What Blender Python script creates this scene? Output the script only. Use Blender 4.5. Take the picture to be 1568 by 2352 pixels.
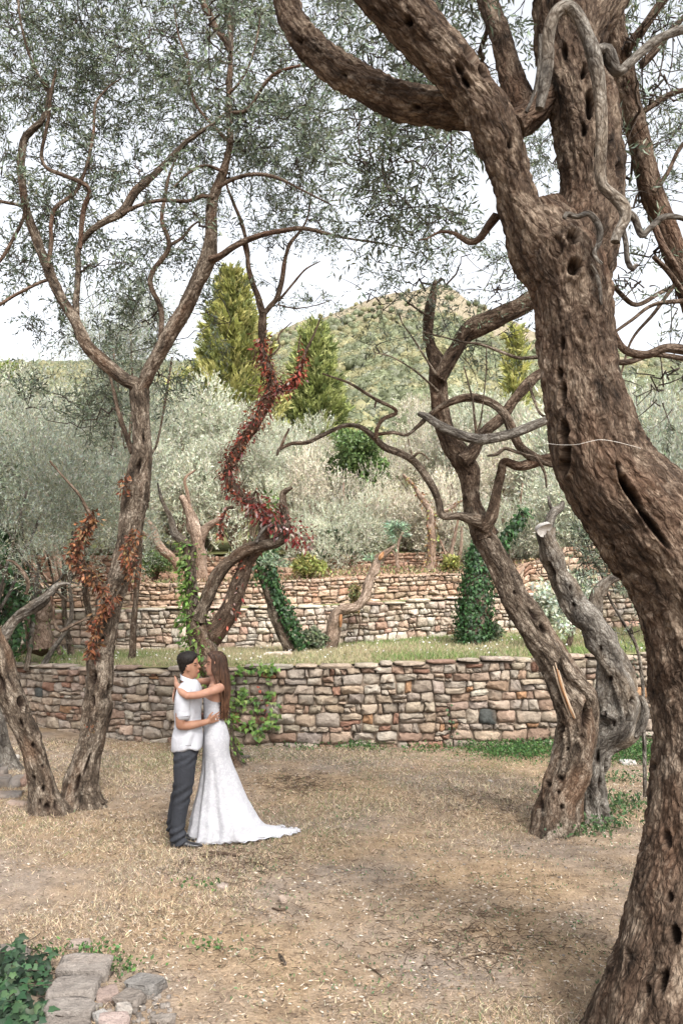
import bpy, bmesh, math, random
import numpy as np
from mathutils import Vector

random.seed(7); RS = np.random.RandomState(11)
for o in list(bpy.data.objects): bpy.data.objects.remove(o)
SC = bpy.context.scene; COL = SC.collection

# ------------------------------------------------------------------ camera, sky, sun, exposure
EYE = 2.3; F = 1960.0; CU = 784.0; HV = 1363.0
cam = bpy.data.cameras.new('camera'); camo = bpy.data.objects.new('camera', cam); COL.objects.link(camo)
camo.location = (0, 0, EYE); camo.rotation_euler = (math.radians(90), 0, 0)
cam.sensor_fit = 'VERTICAL'; cam.sensor_height = 36; cam.lens = 30.0
cam.shift_y = 187/2352; cam.clip_start = .1; cam.clip_end = 5000
SC.camera = camo
SUN_EL, SUN_AZ = math.radians(50), math.radians(158)     # azimuth from +Y clockwise: behind the camera, to the right
wd = bpy.data.worlds.new('World'); SC.world = wd; wd.use_nodes = True
nt = wd.node_tree; nt.nodes.clear()
sky = nt.nodes.new('ShaderNodeTexSky'); sky.sky_type = 'NISHITA'; sky.sun_disc = False
sky.sun_elevation = SUN_EL; sky.sun_rotation = SUN_AZ; sky.air_density = 1.0; sky.dust_density = 5.0; sky.ozone_density = 1.0
hs = nt.nodes.new('ShaderNodeHueSaturation'); hs.inputs['Saturation'].default_value = .2
bg = nt.nodes.new('ShaderNodeBackground'); bg.inputs['Strength'].default_value = .15
wo = nt.nodes.new('ShaderNodeOutputWorld')
nt.links.new(sky.outputs[0], hs.inputs['Color']); nt.links.new(hs.outputs[0], bg.inputs[0]); nt.links.new(bg.outputs[0], wo.inputs[0])
sl = bpy.data.lights.new('sun', 'SUN'); sl.energy = 1.5; sl.angle = math.radians(10); sl.color = (1, .95, .87)
so = bpy.data.objects.new('sun', sl); COL.objects.link(so)
sd = Vector((math.sin(SUN_AZ)*math.cos(SUN_EL), math.cos(SUN_AZ)*math.cos(SUN_EL), math.sin(SUN_EL)))
so.rotation_euler = sd.to_track_quat('Z', 'Y').to_euler()
SC.view_settings.view_transform = 'Standard'; SC.view_settings.look = 'None'
SC.view_settings.exposure = 1.55; SC.view_settings.gamma = 1; SC.view_settings.use_curve_mapping = False
SC.render.engine = 'CYCLES'; SC.cycles.max_bounces = 6; SC.cycles.transparent_max_bounces = 4

# ------------------------------------------------------------------ maths helpers
def P(u, v, y): return np.array([(u-CU)/F*y, y, EYE+(HV-v)/F*y])
def G(u, v, h=0.0):
    y = F*(EYE-h)/(v-HV); return P(u, v, y)
def U32(a): return a.astype(np.int64).astype(np.uint32)
def hsh(i, j, k, s=0):
    h = (U32(i)*np.uint32(374761393)) ^ (U32(j)*np.uint32(668265263)) ^ (U32(k)*np.uint32(2246822519)) ^ np.uint32((s*3266489917) & 0xffffffff)
    h = (h ^ (h >> np.uint32(13)))*np.uint32(1274126177); h ^= h >> np.uint32(16)
    h = h*np.uint32(2654435761); h ^= h >> np.uint32(15)
    return h.astype(np.float64)/4294967295.0
def vnoise(p, s=0):
    p = np.asarray(p, float); i = np.floor(p); f = p-i; f = f*f*(3-2*f); i = i.astype(np.int64)
    r = 0
    for a in (0, 1):
        for b in (0, 1):
            for c in (0, 1):
                w = (f[:, 0] if a else 1-f[:, 0])*(f[:, 1] if b else 1-f[:, 1])*(f[:, 2] if c else 1-f[:, 2])
                r = r+w*hsh(i[:, 0]+a, i[:, 1]+b, i[:, 2]+c, s)
    return r*2-1
def fbm(p, o=4, s=0):
    r = 0; a = .5
    for k in range(o): r = r+a*vnoise(p*(2**k)+k*7.3, s+k); a *= .5
    return r
def worley(p, s=0):
    i = np.floor(p).astype(np.int64); f1 = np.full(len(p), 9.); f2 = np.full(len(p), 9.); idv = np.zeros(len(p))
    for a in (-1, 0, 1):
        for b in (-1, 0, 1):
            for c in (-1, 0, 1):
                x, y, z = i[:, 0]+a, i[:, 1]+b, i[:, 2]+c
                h = hsh(x, y, z, s)
                q = np.stack([x+h, y+hsh(x, y, z, s+1), z+hsh(x, y, z, s+2)], 1)
                d = np.linalg.norm(q-p, axis=1)
                m = d < f1; f2 = np.where(m, f1, np.minimum(f2, d)); idv = np.where(m, h, idv); f1 = np.where(m, d, f1)
    return f1, f2, idv
def nz(a): return a/np.maximum(np.linalg.norm(a, axis=-1, keepdims=True), 1e-9)
def lerp(a, b, t): return a+(b-a)*t
def sstep(a, b, x):
    t = np.clip((np.asarray(x, float)-a)/(b-a), 0, 1); return t*t*(3-2*t)

# ------------------------------------------------------------------ mesh accumulation
class Acc:
    def __init__(s): s.v = []; s.q = []; s.t = []; s.at = []; s.n = 0
    def add(s, v, faces, **at):
        v = np.asarray(v, float).reshape(-1, 3); n = len(v)
        for f in (faces if isinstance(faces, (list, tuple)) else [faces]):
            f = np.asarray(f, np.int64)
            if f.size: (s.q if f.shape[1] == 4 else s.t).append(f+s.n)
        s.v.append(v); s.at.append((n, at)); s.n += n
    def build(s, name, mat, parent=None, smooth=False):
        V = np.concatenate(s.v) if s.v else np.zeros((0, 3))
        if parent is not None: V = V-np.array(ROOTLOC[parent.name])
        q = np.concatenate(s.q) if s.q else np.zeros((0, 4), int); t = np.concatenate(s.t) if s.t else np.zeros((0, 3), int)
        me = bpy.data.meshes.new(name)
        me.vertices.add(len(V)); me.vertices.foreach_set('co', V.ravel().astype(np.float32))
        me.loops.add(q.size+t.size); me.loops.foreach_set('vertex_index', np.concatenate([q.ravel(), t.ravel()]).astype(np.int32))
        me.polygons.add(len(q)+len(t))
        ls = np.concatenate([np.arange(len(q))*4, q.size+np.arange(len(t))*3]).astype(np.int32)
        me.polygons.foreach_set('loop_start', ls)
        if smooth: me.polygons.foreach_set('use_smooth', np.ones(len(ls), bool))
        keys = {}
        for n, at in s.at:
            for k in at: keys[k] = 3 if k in ('tint', 'bco') else 1
        for k, dim in keys.items():
            if dim == 1:
                arr = np.concatenate([np.broadcast_to(np.asarray(at.get(k, 0.), float), (n,)) for n, at in s.at]).astype(np.float32)
                A = me.attributes.new(k, 'FLOAT', 'POINT'); A.data.foreach_set('value', arr)
            else:
                arr = np.concatenate([np.broadcast_to(np.asarray(at.get(k, (0, 0, 0)), float), (n, 3)) for n, at in s.at])
                A = me.attributes.new(k, 'FLOAT_VECTOR', 'POINT'); A.data.foreach_set('vector', arr.ravel().astype(np.float32))
        me.update(calc_edges=True); me.validate()
        me.materials.append(mat)
        o = bpy.data.objects.new(name, me); COL.objects.link(o)
        if parent is not None: o.parent = parent
        return o
ROOTLOC = {}
def root(name, label, cat, loc, group=None):
    o = bpy.data.objects.new(name, None); COL.objects.link(o); o.location = tuple(float(a) for a in loc)
    ROOTLOC[o.name] = tuple(o.location); o.empty_display_size = .2
    o['label'] = label; o['category'] = cat
    if group: o['group'] = group
    return o
def tag(o, label=None, cat=None, kind=None, group=None):
    if label: o['label'] = label
    if cat: o['category'] = cat
    if kind: o['kind'] = kind
    if group: o['group'] = group
    return o
def rebase(o, loc):                                   # move a top-level mesh's origin to its base
    loc = np.array(loc, float); me = o.data; n = len(me.vertices)
    co = np.empty(n*3, np.float32); me.vertices.foreach_get('co', co)
    me.vertices.foreach_set('co', (co.reshape(-1, 3)-loc).ravel().astype(np.float32)); me.update(); o.location = tuple(loc); return o

# ------------------------------------------------------------------ tubes
def crom(pts, step):
    p = np.asarray(pts, float); p = np.vstack([2*p[0]-p[1], p, 2*p[-1]-p[-2]]); out = []
    for i in range(1, len(p)-2):
        L = np.linalg.norm(p[i+1, :3]-p[i, :3]); n = max(1, int(L/step))
        t = (np.arange(n)/n)[:, None]
        a, b, c, d = p[i-1], p[i], p[i+1], p[i+2]
        out.append(.5*((2*b)+(-a+c)*t+(2*a-5*b+4*c-d)*t*t+(-a+3*b-3*c+d)*t**3))
    out.append(p[-2][None]); return np.concatenate(out)
def rings(C, R, s1, s2, th):
    return C[:, None]+R[..., None]*(np.cos(th)[None, :, None]*s1[:, None]+np.sin(th)[None, :, None]*s2[:, None])
def grid_faces(K, M, wrap=True):
    i = np.arange(K-1)[:, None]; j = np.arange(M if wrap else M-1)[None]
    a = i*M+j; b = i*M+(j+1) % M
    return np.stack([a, b, b+M, a+M], -1).reshape(-1, 4)
SEEDC = [0]
def wood(acc, pts, step=.03, sides=20, flute=.12, knob=.05, plates=0., flare=0., holes=(), ref=(0, 1, .03), caps=True, hol=0., twist=.7, cut=False):
    """pts: (x,y,z,r). A woody limb: fluted, twisted, knobbly, with bark plates and hollows."""
    SEEDC[0] += 1; sd_ = SEEDC[0]
    Q = crom(pts, step); C = Q[:, :3]; r = np.maximum(Q[:, 3], .001); K = len(C)
    T = nz(np.gradient(C, axis=0)); s1 = nz(np.cross(T, np.array(ref, float))); s2 = np.cross(T, s1)
    s = np.concatenate([[0], np.cumsum(np.linalg.norm(np.diff(C, axis=0), axis=1))])
    th = np.arange(sides)/sides*2*np.pi
    TH, S = np.meshgrid(th, s); RR = np.repeat(r[:, None], sides, 1); n = K*sides
    tw = TH+S*twist
    c1 = np.stack([np.cos(tw)*1.25, np.sin(tw)*1.25, S/np.maximum(RR.mean(), .02)*.22], -1).reshape(-1, 3)+sd_*3.1
    mul = 1+flute*1.7*fbm(c1, 2, sd_).reshape(K, sides)
    fl2 = -np.abs(vnoise(np.stack([np.cos(tw)*2.6, np.sin(tw)*2.6, S*.9], -1).reshape(-1, 3)+sd_, 5)).reshape(K, sides)
    mul += flute*1.3*(fl2+.3)
    bco = np.stack([np.cos(TH)*RR, np.sin(TH)*RR, S], -1).reshape(-1, 3)+np.array([sd_*1.7, sd_*.9, sd_*2.3])
    RD = RR*mul
    if knob: RD += knob*RR*2.2*vnoise(bco*np.array([9, 9, 6.]), 3).reshape(K, sides)
    if flare:
        fl = np.exp(-S/.16); lob = .45+.75*np.abs(np.cos(TH*2.5+sd_*1.3+.3*np.sin(TH*2)))**1.5
        RD += flare*RR*fl*lob
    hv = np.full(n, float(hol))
    if plates:
        w = bco*np.array([34, 34, 13.])+.6*np.stack([vnoise(bco*9, 1), vnoise(bco*9+5, 2), vnoise(bco*9+9, 4)], 1)
        f1, f2, idv = worley(w, 9); e = f2-f1
        RD += (plates*(np.clip(e*2.2, 0, 1)*(.5+idv*.8)-.6)).reshape(K, sides)
        RD += (plates*.5*vnoise(bco*np.array([50, 50, 25.]), 6)).reshape(K, sides)
    V = rings(C, RD, s1, s2, th).reshape(-1, 3)
    if len(holes):
        Nn = (np.cos(TH)[..., None]*s1[:, None]+np.sin(TH)[..., None]*s2[:, None]).reshape(-1, 3)
        d = nz(np.array([0, 0, EYE])-V); face = np.sum(Nn*d, 1)
        u = CU+F*V[:, 0]/V[:, 1]; v = HV-F*(V[:, 2]-EYE)/V[:, 1]
        for h in holes:
            hu, hvv, ru, rv, dep = h[:5]; an = math.radians(h[5]) if len(h) > 5 else 0
            du, dv = u-hu, v-hvv; a = du*math.cos(an)+dv*math.sin(an); b = -du*math.sin(an)+dv*math.cos(an)
            q = np.sqrt((a/ru)**2+(b/rv)**2)+.18*vnoise(bco*30, 8)
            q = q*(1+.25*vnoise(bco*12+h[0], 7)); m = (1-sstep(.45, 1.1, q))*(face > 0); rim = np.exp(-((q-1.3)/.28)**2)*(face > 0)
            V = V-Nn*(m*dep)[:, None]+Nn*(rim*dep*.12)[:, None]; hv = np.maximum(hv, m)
    acc.add(V, grid_faces(K, sides), bco=bco, hol=hv)
    if caps:
        for e, k, sg in ((0, 0, -1), (1, K-1, 1)):
            c0 = C[k]+T[k]*sg*(0.002 if cut else r[k]*.5); vv = np.vstack([V[k*sides:(k+1)*sides], c0]); j = np.arange(sides)
            f = np.stack([j, (j+1) % sides, np.full(sides, sides)], 1)
            if sg < 0: f = f[:, ::-1]
            acc.add(vv, f, bco=np.vstack([bco[k*sides:(k+1)*sides], bco[k*sides]]), hol=np.full(sides+1, .3))
    return Q
def tr(data, d0, d1=None):
    """(u, v, width) measured on the photograph, at depth d0..d1 metres -> points with radii"""
    d1 = d0 if d1 is None else d1; n = len(data); out = []
    for i, e in enumerate(data):
        d = lerp(d0, d1, i/(n-1)) if len(e) < 4 else e[3]
        out.append(np.append(P(e[0], e[1], d), e[2]/2*d/F))
    return np.array(out)
def thin(acc, polys, rad, sides=3, **at):
    """many thin twigs at once: polys (n,k,3), rad (n,k)"""
    polys = np.asarray(polys, float); n, k, _ = polys.shape
    if n == 0: return
    T = nz(np.gradient(polys, axis=1)); ref = nz(RS.randn(n, 1, 3)); s1 = nz(np.cross(T, ref)); s2 = np.cross(T, s1)
    th = np.arange(sides)/sides*2*np.pi
    V = polys[:, :, None]+rad[:, :, None, None]*(np.cos(th)[:, None]*s1[:, :, None]+np.sin(th)[:, None]*s2[:, :, None])
    f = grid_faces(k, sides); f = (f[None]+(np.arange(n)*k*sides)[:, None, None]).reshape(-1, 4)
    V = V.reshape(-1, 3)
    acc.add(V, f, bco=V+3.3, hol=0., **at)

# ------------------------------------------------------------------ leaves
TPL = {
 'olive': (np.array([[0, 0, 0], [.5, .42, .10], [0, 1, .0], [-.5, .42, .10]]), np.array([[0, 1, 2, 3]])),
 'blade': (np.array([[-.5, 0, 0], [.5, 0, 0], [0, 1, .25]]), np.array([[0, 1, 2]])),
 'chip': (np.array([[0, 0, 0], [.5, .5, .12], [0, 1, .05], [-.5, .5, -.08]]), np.array([[0, 1, 2, 3]])),
 'ivy': (np.array([[0, .12, 0], [.30, 0, -.05], [.52, .38, -.10], [.24, .55, .0], [0, 1, -.12], [-.24, .55, .0], [-.52, .38, -.10], [-.30, 0, -.05], [0, .42, .07]]),
         np.array([[8, 0, 1, 2], [8, 2, 3, 4], [8, 4, 5, 6], [8, 6, 7, 0]])),
}
def cards(acc, pos, dr, nr, L, W, kind, tint, **at):
    n = len(pos)
    if n == 0: return
    t, f = TPL[kind]; d = nz(dr); s = nz(np.cross(d, nr)); m = np.cross(s, d)
    L = np.broadcast_to(L, (n,)); W = np.broadcast_to(W, (n,))
    V = pos[:, None]+t[None, :, 0:1]*W[:, None, None]*s[:, None]+t[None, :, 1:2]*L[:, None, None]*d[:, None]+t[None, :, 2:3]*L[:, None, None]*m[:, None]
    k = len(t); Fc = (f[None]+(np.arange(n)*k)[:, None, None]).reshape(-1, f.shape[1])
    tt = np.repeat(np.broadcast_to(tint, (n, 3)), k, 0)
    acc.add(V.reshape(-1, 3), Fc, tint=tt, **{a: np.repeat(b, k) for a, b in at.items()})
def tints(n, base, var=.25, hue=.08, rs=RS):
    b = np.asarray(base, float)
    if b.ndim == 2: b = b[rs.randint(0, len(b), n)]
    return np.clip(b*.72*(1+var*rs.randn(n, 1))*(1+hue*rs.randn(n, 3)), .004, .9)
def rdir(n, rs=RS): return nz(rs.randn(n, 3))
def shoots(leaf, twig, start, dr, Ls, nl, ll, lw, tint, droop=.15, curl=.35, angle=.75, tr0=.0022, jit=.25, outn=None):
    """leafy shoots: n twigs from start along dr, nl leaves on each in loose pairs"""
    n = len(start)
    if n == 0: return
    k = 6; t = np.linspace(0, 1, k); d = nz(dr); side = nz(np.cross(d, rdir(n)))
    Ls = np.broadcast_to(Ls, (n,))
    pl = start[:, None]+(d[:, None]*t[None, :, None]+side[:, None]*(t[None, :, None]**2)*curl*RS.uniform(-1, 1, (n, 1, 1)))*Ls[:, None, None]
    pl[:, :, 2] -= (t[None]**2)*Ls[:, None]*droop
    if twig is not None: thin(twig, pl, np.repeat((tr0*(1-.75*t))[None], n, 0))
    tl = np.tile(np.linspace(.12, 1, nl), (n, 1)); tl = np.clip(tl+RS.uniform(-.03, .03, tl.shape), 0, 1)
    x = tl*(k-1); i = np.minimum(x.astype(int), k-2); fr = (x-i)[..., None]; ar = np.arange(n)[:, None]
    pos = pl[ar, i]*(1-fr)+pl[ar, i+1]*fr; td = nz(pl[ar, i+1]-pl[ar, i])
    ph = (np.arange(nl)[None]*np.pi+(np.arange(nl)//2)[None]*1.4+RS.uniform(0, 6, (n, 1)))+RS.uniform(-.4, .4, (n, nl))
    s1 = nz(np.cross(td, rdir(n)[:, None])); s2 = np.cross(td, s1)
    rad = np.cos(ph)[..., None]*s1+np.sin(ph)[..., None]*s2
    ld = nz(td*math.cos(angle)+rad*math.sin(angle)+RS.randn(n, nl, 3)*jit)
    N = n*nl; sc = RS.uniform(.65, 1.25, N)
    nrm = nz(rad+RS.randn(n, nl, 3)*.5) if outn is None else nz(outn[:, None]*1.6+RS.randn(n, nl, 3)*.45)
    cards(leaf, pos.reshape(-1, 3), ld.reshape(-1, 3), nrm.reshape(-1, 3)+ld.reshape(-1, 3)*.01, ll*sc, lw*sc, 'olive', tint(N) if callable(tint) else tint)
def crown(leaf, wd_, nodes, blobs, ll=.06, lw=.013, tint=None, tl=(.2, .45), nl=16, droop=.2, up=.25, conn=True, twk=1.):
    """blobs: (centre, radius, n_leaves). Each gets a branch from the nearest limb node, side branches and leafy shoots."""
    nodes = np.asarray(nodes, float)
    if conn and len(nodes): blobs = sorted(blobs, key=lambda b: np.min(np.linalg.norm(nodes[:, :3]-b[0], axis=1)))
    for c, rad, nL in blobs:
        c = np.asarray(c, float); nt_ = max(1, int(nL/nl))
        if conn and len(nodes):
            dd = np.linalg.norm(nodes[:, :3]-c, axis=1)+np.maximum(0, nodes[:, 2]-c[2])*.6; nn = nodes[np.argmin(dd)]
            r0 = min(nn[3]*.5, .012+.004*np.linalg.norm(nn[:3]-c))
            m = (nn[:3]+c)/2+RS.randn(3)*.1*np.linalg.norm(nn[:3]-c); k = 9; t = np.linspace(0, 1, k)[:, None]
            br = (1-t)**2*nn[:3]+2*t*(1-t)*m+t*t*c; br[1:-1] += RS.randn(k-2, 3)*.03; nodes = np.vstack([nodes, np.column_stack([br[3:], np.linspace(r0*.8, .012, k-3)])])
            thin(wd_, br[None], np.linspace(r0*twk, .005*twk, k)[None], 6)
        nsub = max(3, int(nt_/7)); e = c+rdir(nsub)*rad*RS.uniform(.5, 1., (nsub, 1)); k = 6; t = np.linspace(0, 1, k)[None, :, None]
        st = c+RS.randn(nsub, 3)*.04
        m = (st+e)/2+RS.randn(nsub, 3)*rad*.15; sub = (1-t)**2*st[:, None]+2*t*(1-t)*m[:, None]+t*t*e[:, None]
        thin(wd_, sub, np.repeat(np.linspace(.005*twk, .002*twk, k)[None], nsub, 0), 4)
        w = RS.randint(0, nsub, nt_); x = RS.uniform(.8, k-1.01, nt_); i = x.astype(int); fr = (x-i)[:, None]
        s0 = sub[w, i]*(1-fr)+sub[w, i+1]*fr; sdir = nz(nz(s0-c)*.7+rdir(nt_)*.9+np.array([0, 0, up]))
        shoots(leaf, wd_, s0, sdir, RS.uniform(tl[0], tl[1], nt_), nl, ll, lw, tint, droop=droop, tr0=.0018*twk)
# ------------------------------------------------------------------ materials
def newmat(name):
    m = bpy.data.materials.new(name); m.use_nodes = True; t = m.node_tree; t.nodes.clear()
    out = t.nodes.new('ShaderNodeOutputMaterial'); return m, t, out
def nd(t, ty, **kw):
    n = t.nodes.new(ty)
    for k, v in kw.items():
        if k.startswith('i_'): n.inputs[k[2:].replace('_', ' ')].default_value = v
        else: setattr(n, k, v)
    return n
def ramp(t, fac, stops):
    r = t.nodes.new('ShaderNodeValToRGB'); cr = r.color_ramp
    while len(cr.elements) < len(stops): cr.elements.new(.5)
    for e, (p, c) in zip(cr.elements, stops): e.position = p; e.color = (*c, 1) if len(c) == 3 else c
    t.links.new(fac, r.inputs[0]); return r.outputs[0]
def mixc(t, f, a, b, mode='MIX'):
    m = t.nodes.new('ShaderNodeMix'); m.data_type = 'RGBA'; m.blend_type = mode
    for k, x in ((0, f), (6, a), (7, b)):
        if isinstance(x, (int, float)): m.inputs[k].default_value = x
        elif isinstance(x, tuple): m.inputs[k].default_value = (*x, 1) if len(x) == 3 else x
        else: t.links.new(x, m.inputs[k])
    return m.outputs[2]
def noise(t, vec, sc, det=4, rough=.6, scale3=None, dist=0):
    if scale3:
        mp = t.nodes.new('ShaderNodeMapping'); mp.inputs['Scale'].default_value = scale3; t.links.new(vec, mp.inputs[0]); vec = mp.outputs[0]
    n = nd(t, 'ShaderNodeTexNoise'); n.inputs['Scale'].default_value = sc; n.inputs['Detail'].default_value = det
    n.inputs['Roughness'].default_value = rough; n.inputs['Distortion'].default_value = dist; t.links.new(vec, n.inputs['Vector']); return n.outputs[0]
def bump(t, h, st, dist, prev=None):
    b = nd(t, 'ShaderNodeBump'); b.inputs['Strength'].default_value = st; b.inputs['Distance'].default_value = dist
    t.links.new(h, b.inputs['Height'])
    if prev: t.links.new(prev, b.inputs['Normal'])
    return b.outputs[0]
def attr(t, n): a = nd(t, 'ShaderNodeAttribute'); a.attribute_name = n; return a
def bsdf(t, out, col, rough=.8, nrm=None, spec=.25):
    b = nd(t, 'ShaderNodeBsdfPrincipled')
    if isinstance(col, tuple): b.inputs['Base Color'].default_value = (*col, 1)
    else: t.links.new(col, b.inputs['Base Color'])
    b.inputs['Roughness'].default_value = rough; b.inputs['Specular IOR Level'].default_value = spec
    if nrm: t.links.new(nrm, b.inputs['Normal'])
    if out: t.links.new(b.outputs[0], out.inputs[0])
    return b
def bark(name, dark, mid, light, sc=1., warm=(.30, .17, .09), bs=.9):
    m, t, out = newmat(name); v = attr(t, 'bco').outputs['Vector']
    n1 = noise(t, v, 14*sc, 6, .65, (1, 1, .35), .4); n2 = noise(t, v, 3*sc, 3, .5, (1, 1, .4)); n3 = noise(t, v, 60*sc, 3, .7, (1, 1, .5))
    vo = nd(t, 'ShaderNodeTexVoronoi', feature='DISTANCE_TO_EDGE'); vo.inputs['Scale'].default_value = 26*sc
    mp = nd(t, 'ShaderNodeMapping'); mp.inputs['Scale'].default_value = (1, 1, .36)
    nn = nd(t, 'ShaderNodeTexNoise'); nn.inputs['Scale'].default_value = 9*sc; t.links.new(v, nn.inputs[0])
    add = nd(t, 'ShaderNodeVectorMath', operation='MULTIPLY_ADD'); add.inputs[1].default_value = (.07/sc, .07/sc, .07/sc)
    t.links.new(nn.outputs[1], add.inputs[0]); t.links.new(v, add.inputs[2]); t.links.new(add.outputs[0], mp.inputs[0]); t.links.new(mp.outputs[0], vo.inputs['Vector'])
    c = ramp(t, n1, [(.30, dark), (.5, mid), (.72, light)])
    c = mixc(t, ramp(t, n2, [(.50, (0, 0, 0)), (.72, (.65, .65, .65))]), c, warm)
    cr = ramp(t, vo.outputs['Distance'], [(0, (.42, .36, .32)), (.10, (1, 1, 1))])
    n4 = noise(t, v, 5*sc, 5, .7); c = mixc(t, ramp(t, n4, [(.56, (0, 0, 0)), (.66, (.55, .55, .55))]), c, tuple(min(1, x*1.15+.02) for x in light) if sc != 1.5 else light)
    c = mixc(t, .75, c, cr, 'MULTIPLY')
    v2 = nd(t, 'ShaderNodeTexVoronoi', feature='DISTANCE_TO_EDGE'); v2.inputs['Scale'].default_value = 62*sc; t.links.new(mp.outputs[0], v2.inputs['Vector'])
    c = mixc(t, .6, c, ramp(t, v2.outputs['Distance'], [(0, (.45, .40, .36)), (.12, (1.1, 1.1, 1.1))]), 'MULTIPLY')
    c = mixc(t, .7, c, ramp(t, n3, [(.32, (.5, .48, .46)), (.55, (1, 1, 1)), (.7, (1.6, 1.6, 1.6))]), 'MULTIPLY')
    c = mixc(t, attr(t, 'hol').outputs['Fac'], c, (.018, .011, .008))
    b1 = bump(t, vo.outputs['Distance'], bs, .03/sc); b2 = bump(t, n1, bs*.7, .02/sc, b1); b3 = bump(t, v2.outputs['Distance'], bs*.7, .012/sc, bump(t, n3, bs*.8, .008/sc, b2))
    bsdf(t, out, c, .92, b3, .15); return m
M_BARK_BIG = bark('rough_brown_bark', (.008, .0055, .0038), (.070, .048, .034), (.225, .178, .135), 1.0, (.105, .06, .038), .9)
M_BARK = bark('grey_brown_bark', (.012, .009, .007), (.088, .068, .051), (.30, .255, .205), 1.1, (.14, .08, .048))
M_BARK_GREY = bark('weathered_grey_bark', (.028, .024, .021), (.10, .09, .078), (.24, .225, .20), .9, (.22, .17, .12), .7)
M_BARK_DK = bark('dark_bark', (.025, .018, .013), (.085, .06, .043), (.2, .155, .12), 1.2, (.14, .07, .045))
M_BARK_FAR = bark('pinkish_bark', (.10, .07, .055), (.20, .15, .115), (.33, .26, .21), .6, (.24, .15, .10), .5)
M_TWIG = bark('twig_bark', (.02, .016, .014), (.055, .044, .037), (.12, .10, .085), 1.5, (.06, .04, .03), .3)
def wood_mat(name, a, b, c):
    m, t, out = newmat(name); v = attr(t, 'bco').outputs['Vector']; n = noise(t, v, 30, 5, .6, (1, 1, .12), .3)
    bsdf(t, out, ramp(t, n, [(.3, a), (.5, b), (.7, c)]), .85, bump(t, n, .8, .01), .2); return m
M_WOOD_ORANGE = wood_mat('split_orange_wood', (.10, .04, .02), (.26, .13, .06), (.42, .26, .15))
M_WOOD_PALE = wood_mat('sawn_pale_wood', (.40, .37, .33), (.50, .47, .43), (.6, .57, .54))
M_WOOD_SPLIT = wood_mat('pale_split_wood', (.16, .10, .06), (.33, .25, .18), (.45, .37, .29))
def leafmat(name, under=(1.5, 1.5, 1.4), tr_=.25, rough=.5, spec=.3):
    m, t, out = newmat(name); c = attr(t, 'tint').outputs['Color']
    if under:
        g = nd(t, 'ShaderNodeNewGeometry'); c = mixc(t, g.outputs['Backfacing'], c, mixc(t, 1., c, under, 'MULTIPLY'))
    b = bsdf(t, None, c, rough, None, spec); tl = nd(t, 'ShaderNodeBsdfTranslucent'); t.links.new(c, tl.inputs[0])
    mx = nd(t, 'ShaderNodeMixShader'); mx.inputs[0].default_value = tr_
    t.links.new(b.outputs[0], mx.inputs[1]); t.links.new(tl.outputs[0], mx.inputs[2]); t.links.new(mx.outputs[0], out.inputs[0]); return m
M_OLIVE = leafmat('olive_leaves', (1.9, 1.95, 1.9), .25)
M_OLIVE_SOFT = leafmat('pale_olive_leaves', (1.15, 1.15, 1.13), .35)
M_LEAF = leafmat('green_leaves', None, .3)
M_DRY = leafmat('dry_leaves_and_straw', None, .2, .8, .1)
M_GLOSS = leafmat('glossy_ivy_leaves', None, .12, .55, .3)
def stonemat(name, sc=1.):
    m, t, out = newmat(name); tc = nd(t, 'ShaderNodeNewGeometry').outputs['Position']; c = attr(t, 'tint').outputs['Color']
    n1 = noise(t, tc, 9*sc, 5, .65); n2 = noise(t, tc, 45*sc, 4, .7); n3 = noise(t, tc, 2.2, 3, .5)
    c = mixc(t, .85, c, ramp(t, n1, [(.25, (.55, .52, .50)), (.5, (.95, .93, .90)), (.78, (1.35, 1.35, 1.32))]), 'MULTIPLY')
    c = mixc(t, ramp(t, n3, [(.55, (0, 0, 0)), (.75, (.35, .35, .35))]), c, (.36, .24, .16))
    c = mixc(t, ramp(t, n2, [(.62, (0, 0, 0)), (.75, (.55, .55, .55))]), c, (.10, .09, .08))
    b = bump(t, n1, 1., .06); b = bump(t, n2, .9, .016, b); bsdf(t, out, c, .93, b, .15); return m
M_STONE = stonemat('wall_stone')
def plainmat(name, col, rough=.9, bs=.5, sc=30, var=.3, spec=.2):
    m, t, out = newmat(name); tc = nd(t, 'ShaderNodeTexCoord').outputs['Object']; n = noise(t, tc, sc, 5, .6)
    c = ramp(t, n, [(.3, tuple(x*(1-var) for x in col)), (.7, tuple(min(1, x*(1+var)) for x in col))])
    bsdf(t, out, c, rough, bump(t, n, bs, .01), spec); return m
M_CORE = plainmat('dark_earth_packing', (.13, .10, .075), 1, .8, 20)
def groundmat():
    m, t, out = newmat('dry_earth_and_straw'); tc = nd(t, 'ShaderNodeNewGeometry').outputs['Position']
    a = noise(t, tc, .55, 5, .6); b = noise(t, tc, 5, 5, .7); c = noise(t, tc, 55, 4, .75); d = noise(t, tc, 16, 3, .6, (1, 3, 1))
    base = ramp(t, b, [(.28, (.13, .09, .058)), (.5, (.235, .17, .11)), (.72, (.335, .25, .165))])
    grey = ramp(t, b, [(.3, (.12, .10, .085)), (.7, (.26, .215, .18))])
    col = mixc(t, ramp(t, a, [(.42, (0, 0, 0)), (.6, (.85, .85, .85))]), base, grey)
    col = mixc(t, .8, col, ramp(t, c, [(.3, (.45, .42, .40)), (.55, (1, 1, 1)), (.75, (1.5, 1.45, 1.35))]), 'MULTIPLY')
    nb = bump(t, c, .8, .012); nb = bump(t, d, .6, .02, nb); bsdf(t, out, col, .97, nb, .1); return m
M_GROUND = groundmat()
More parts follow.
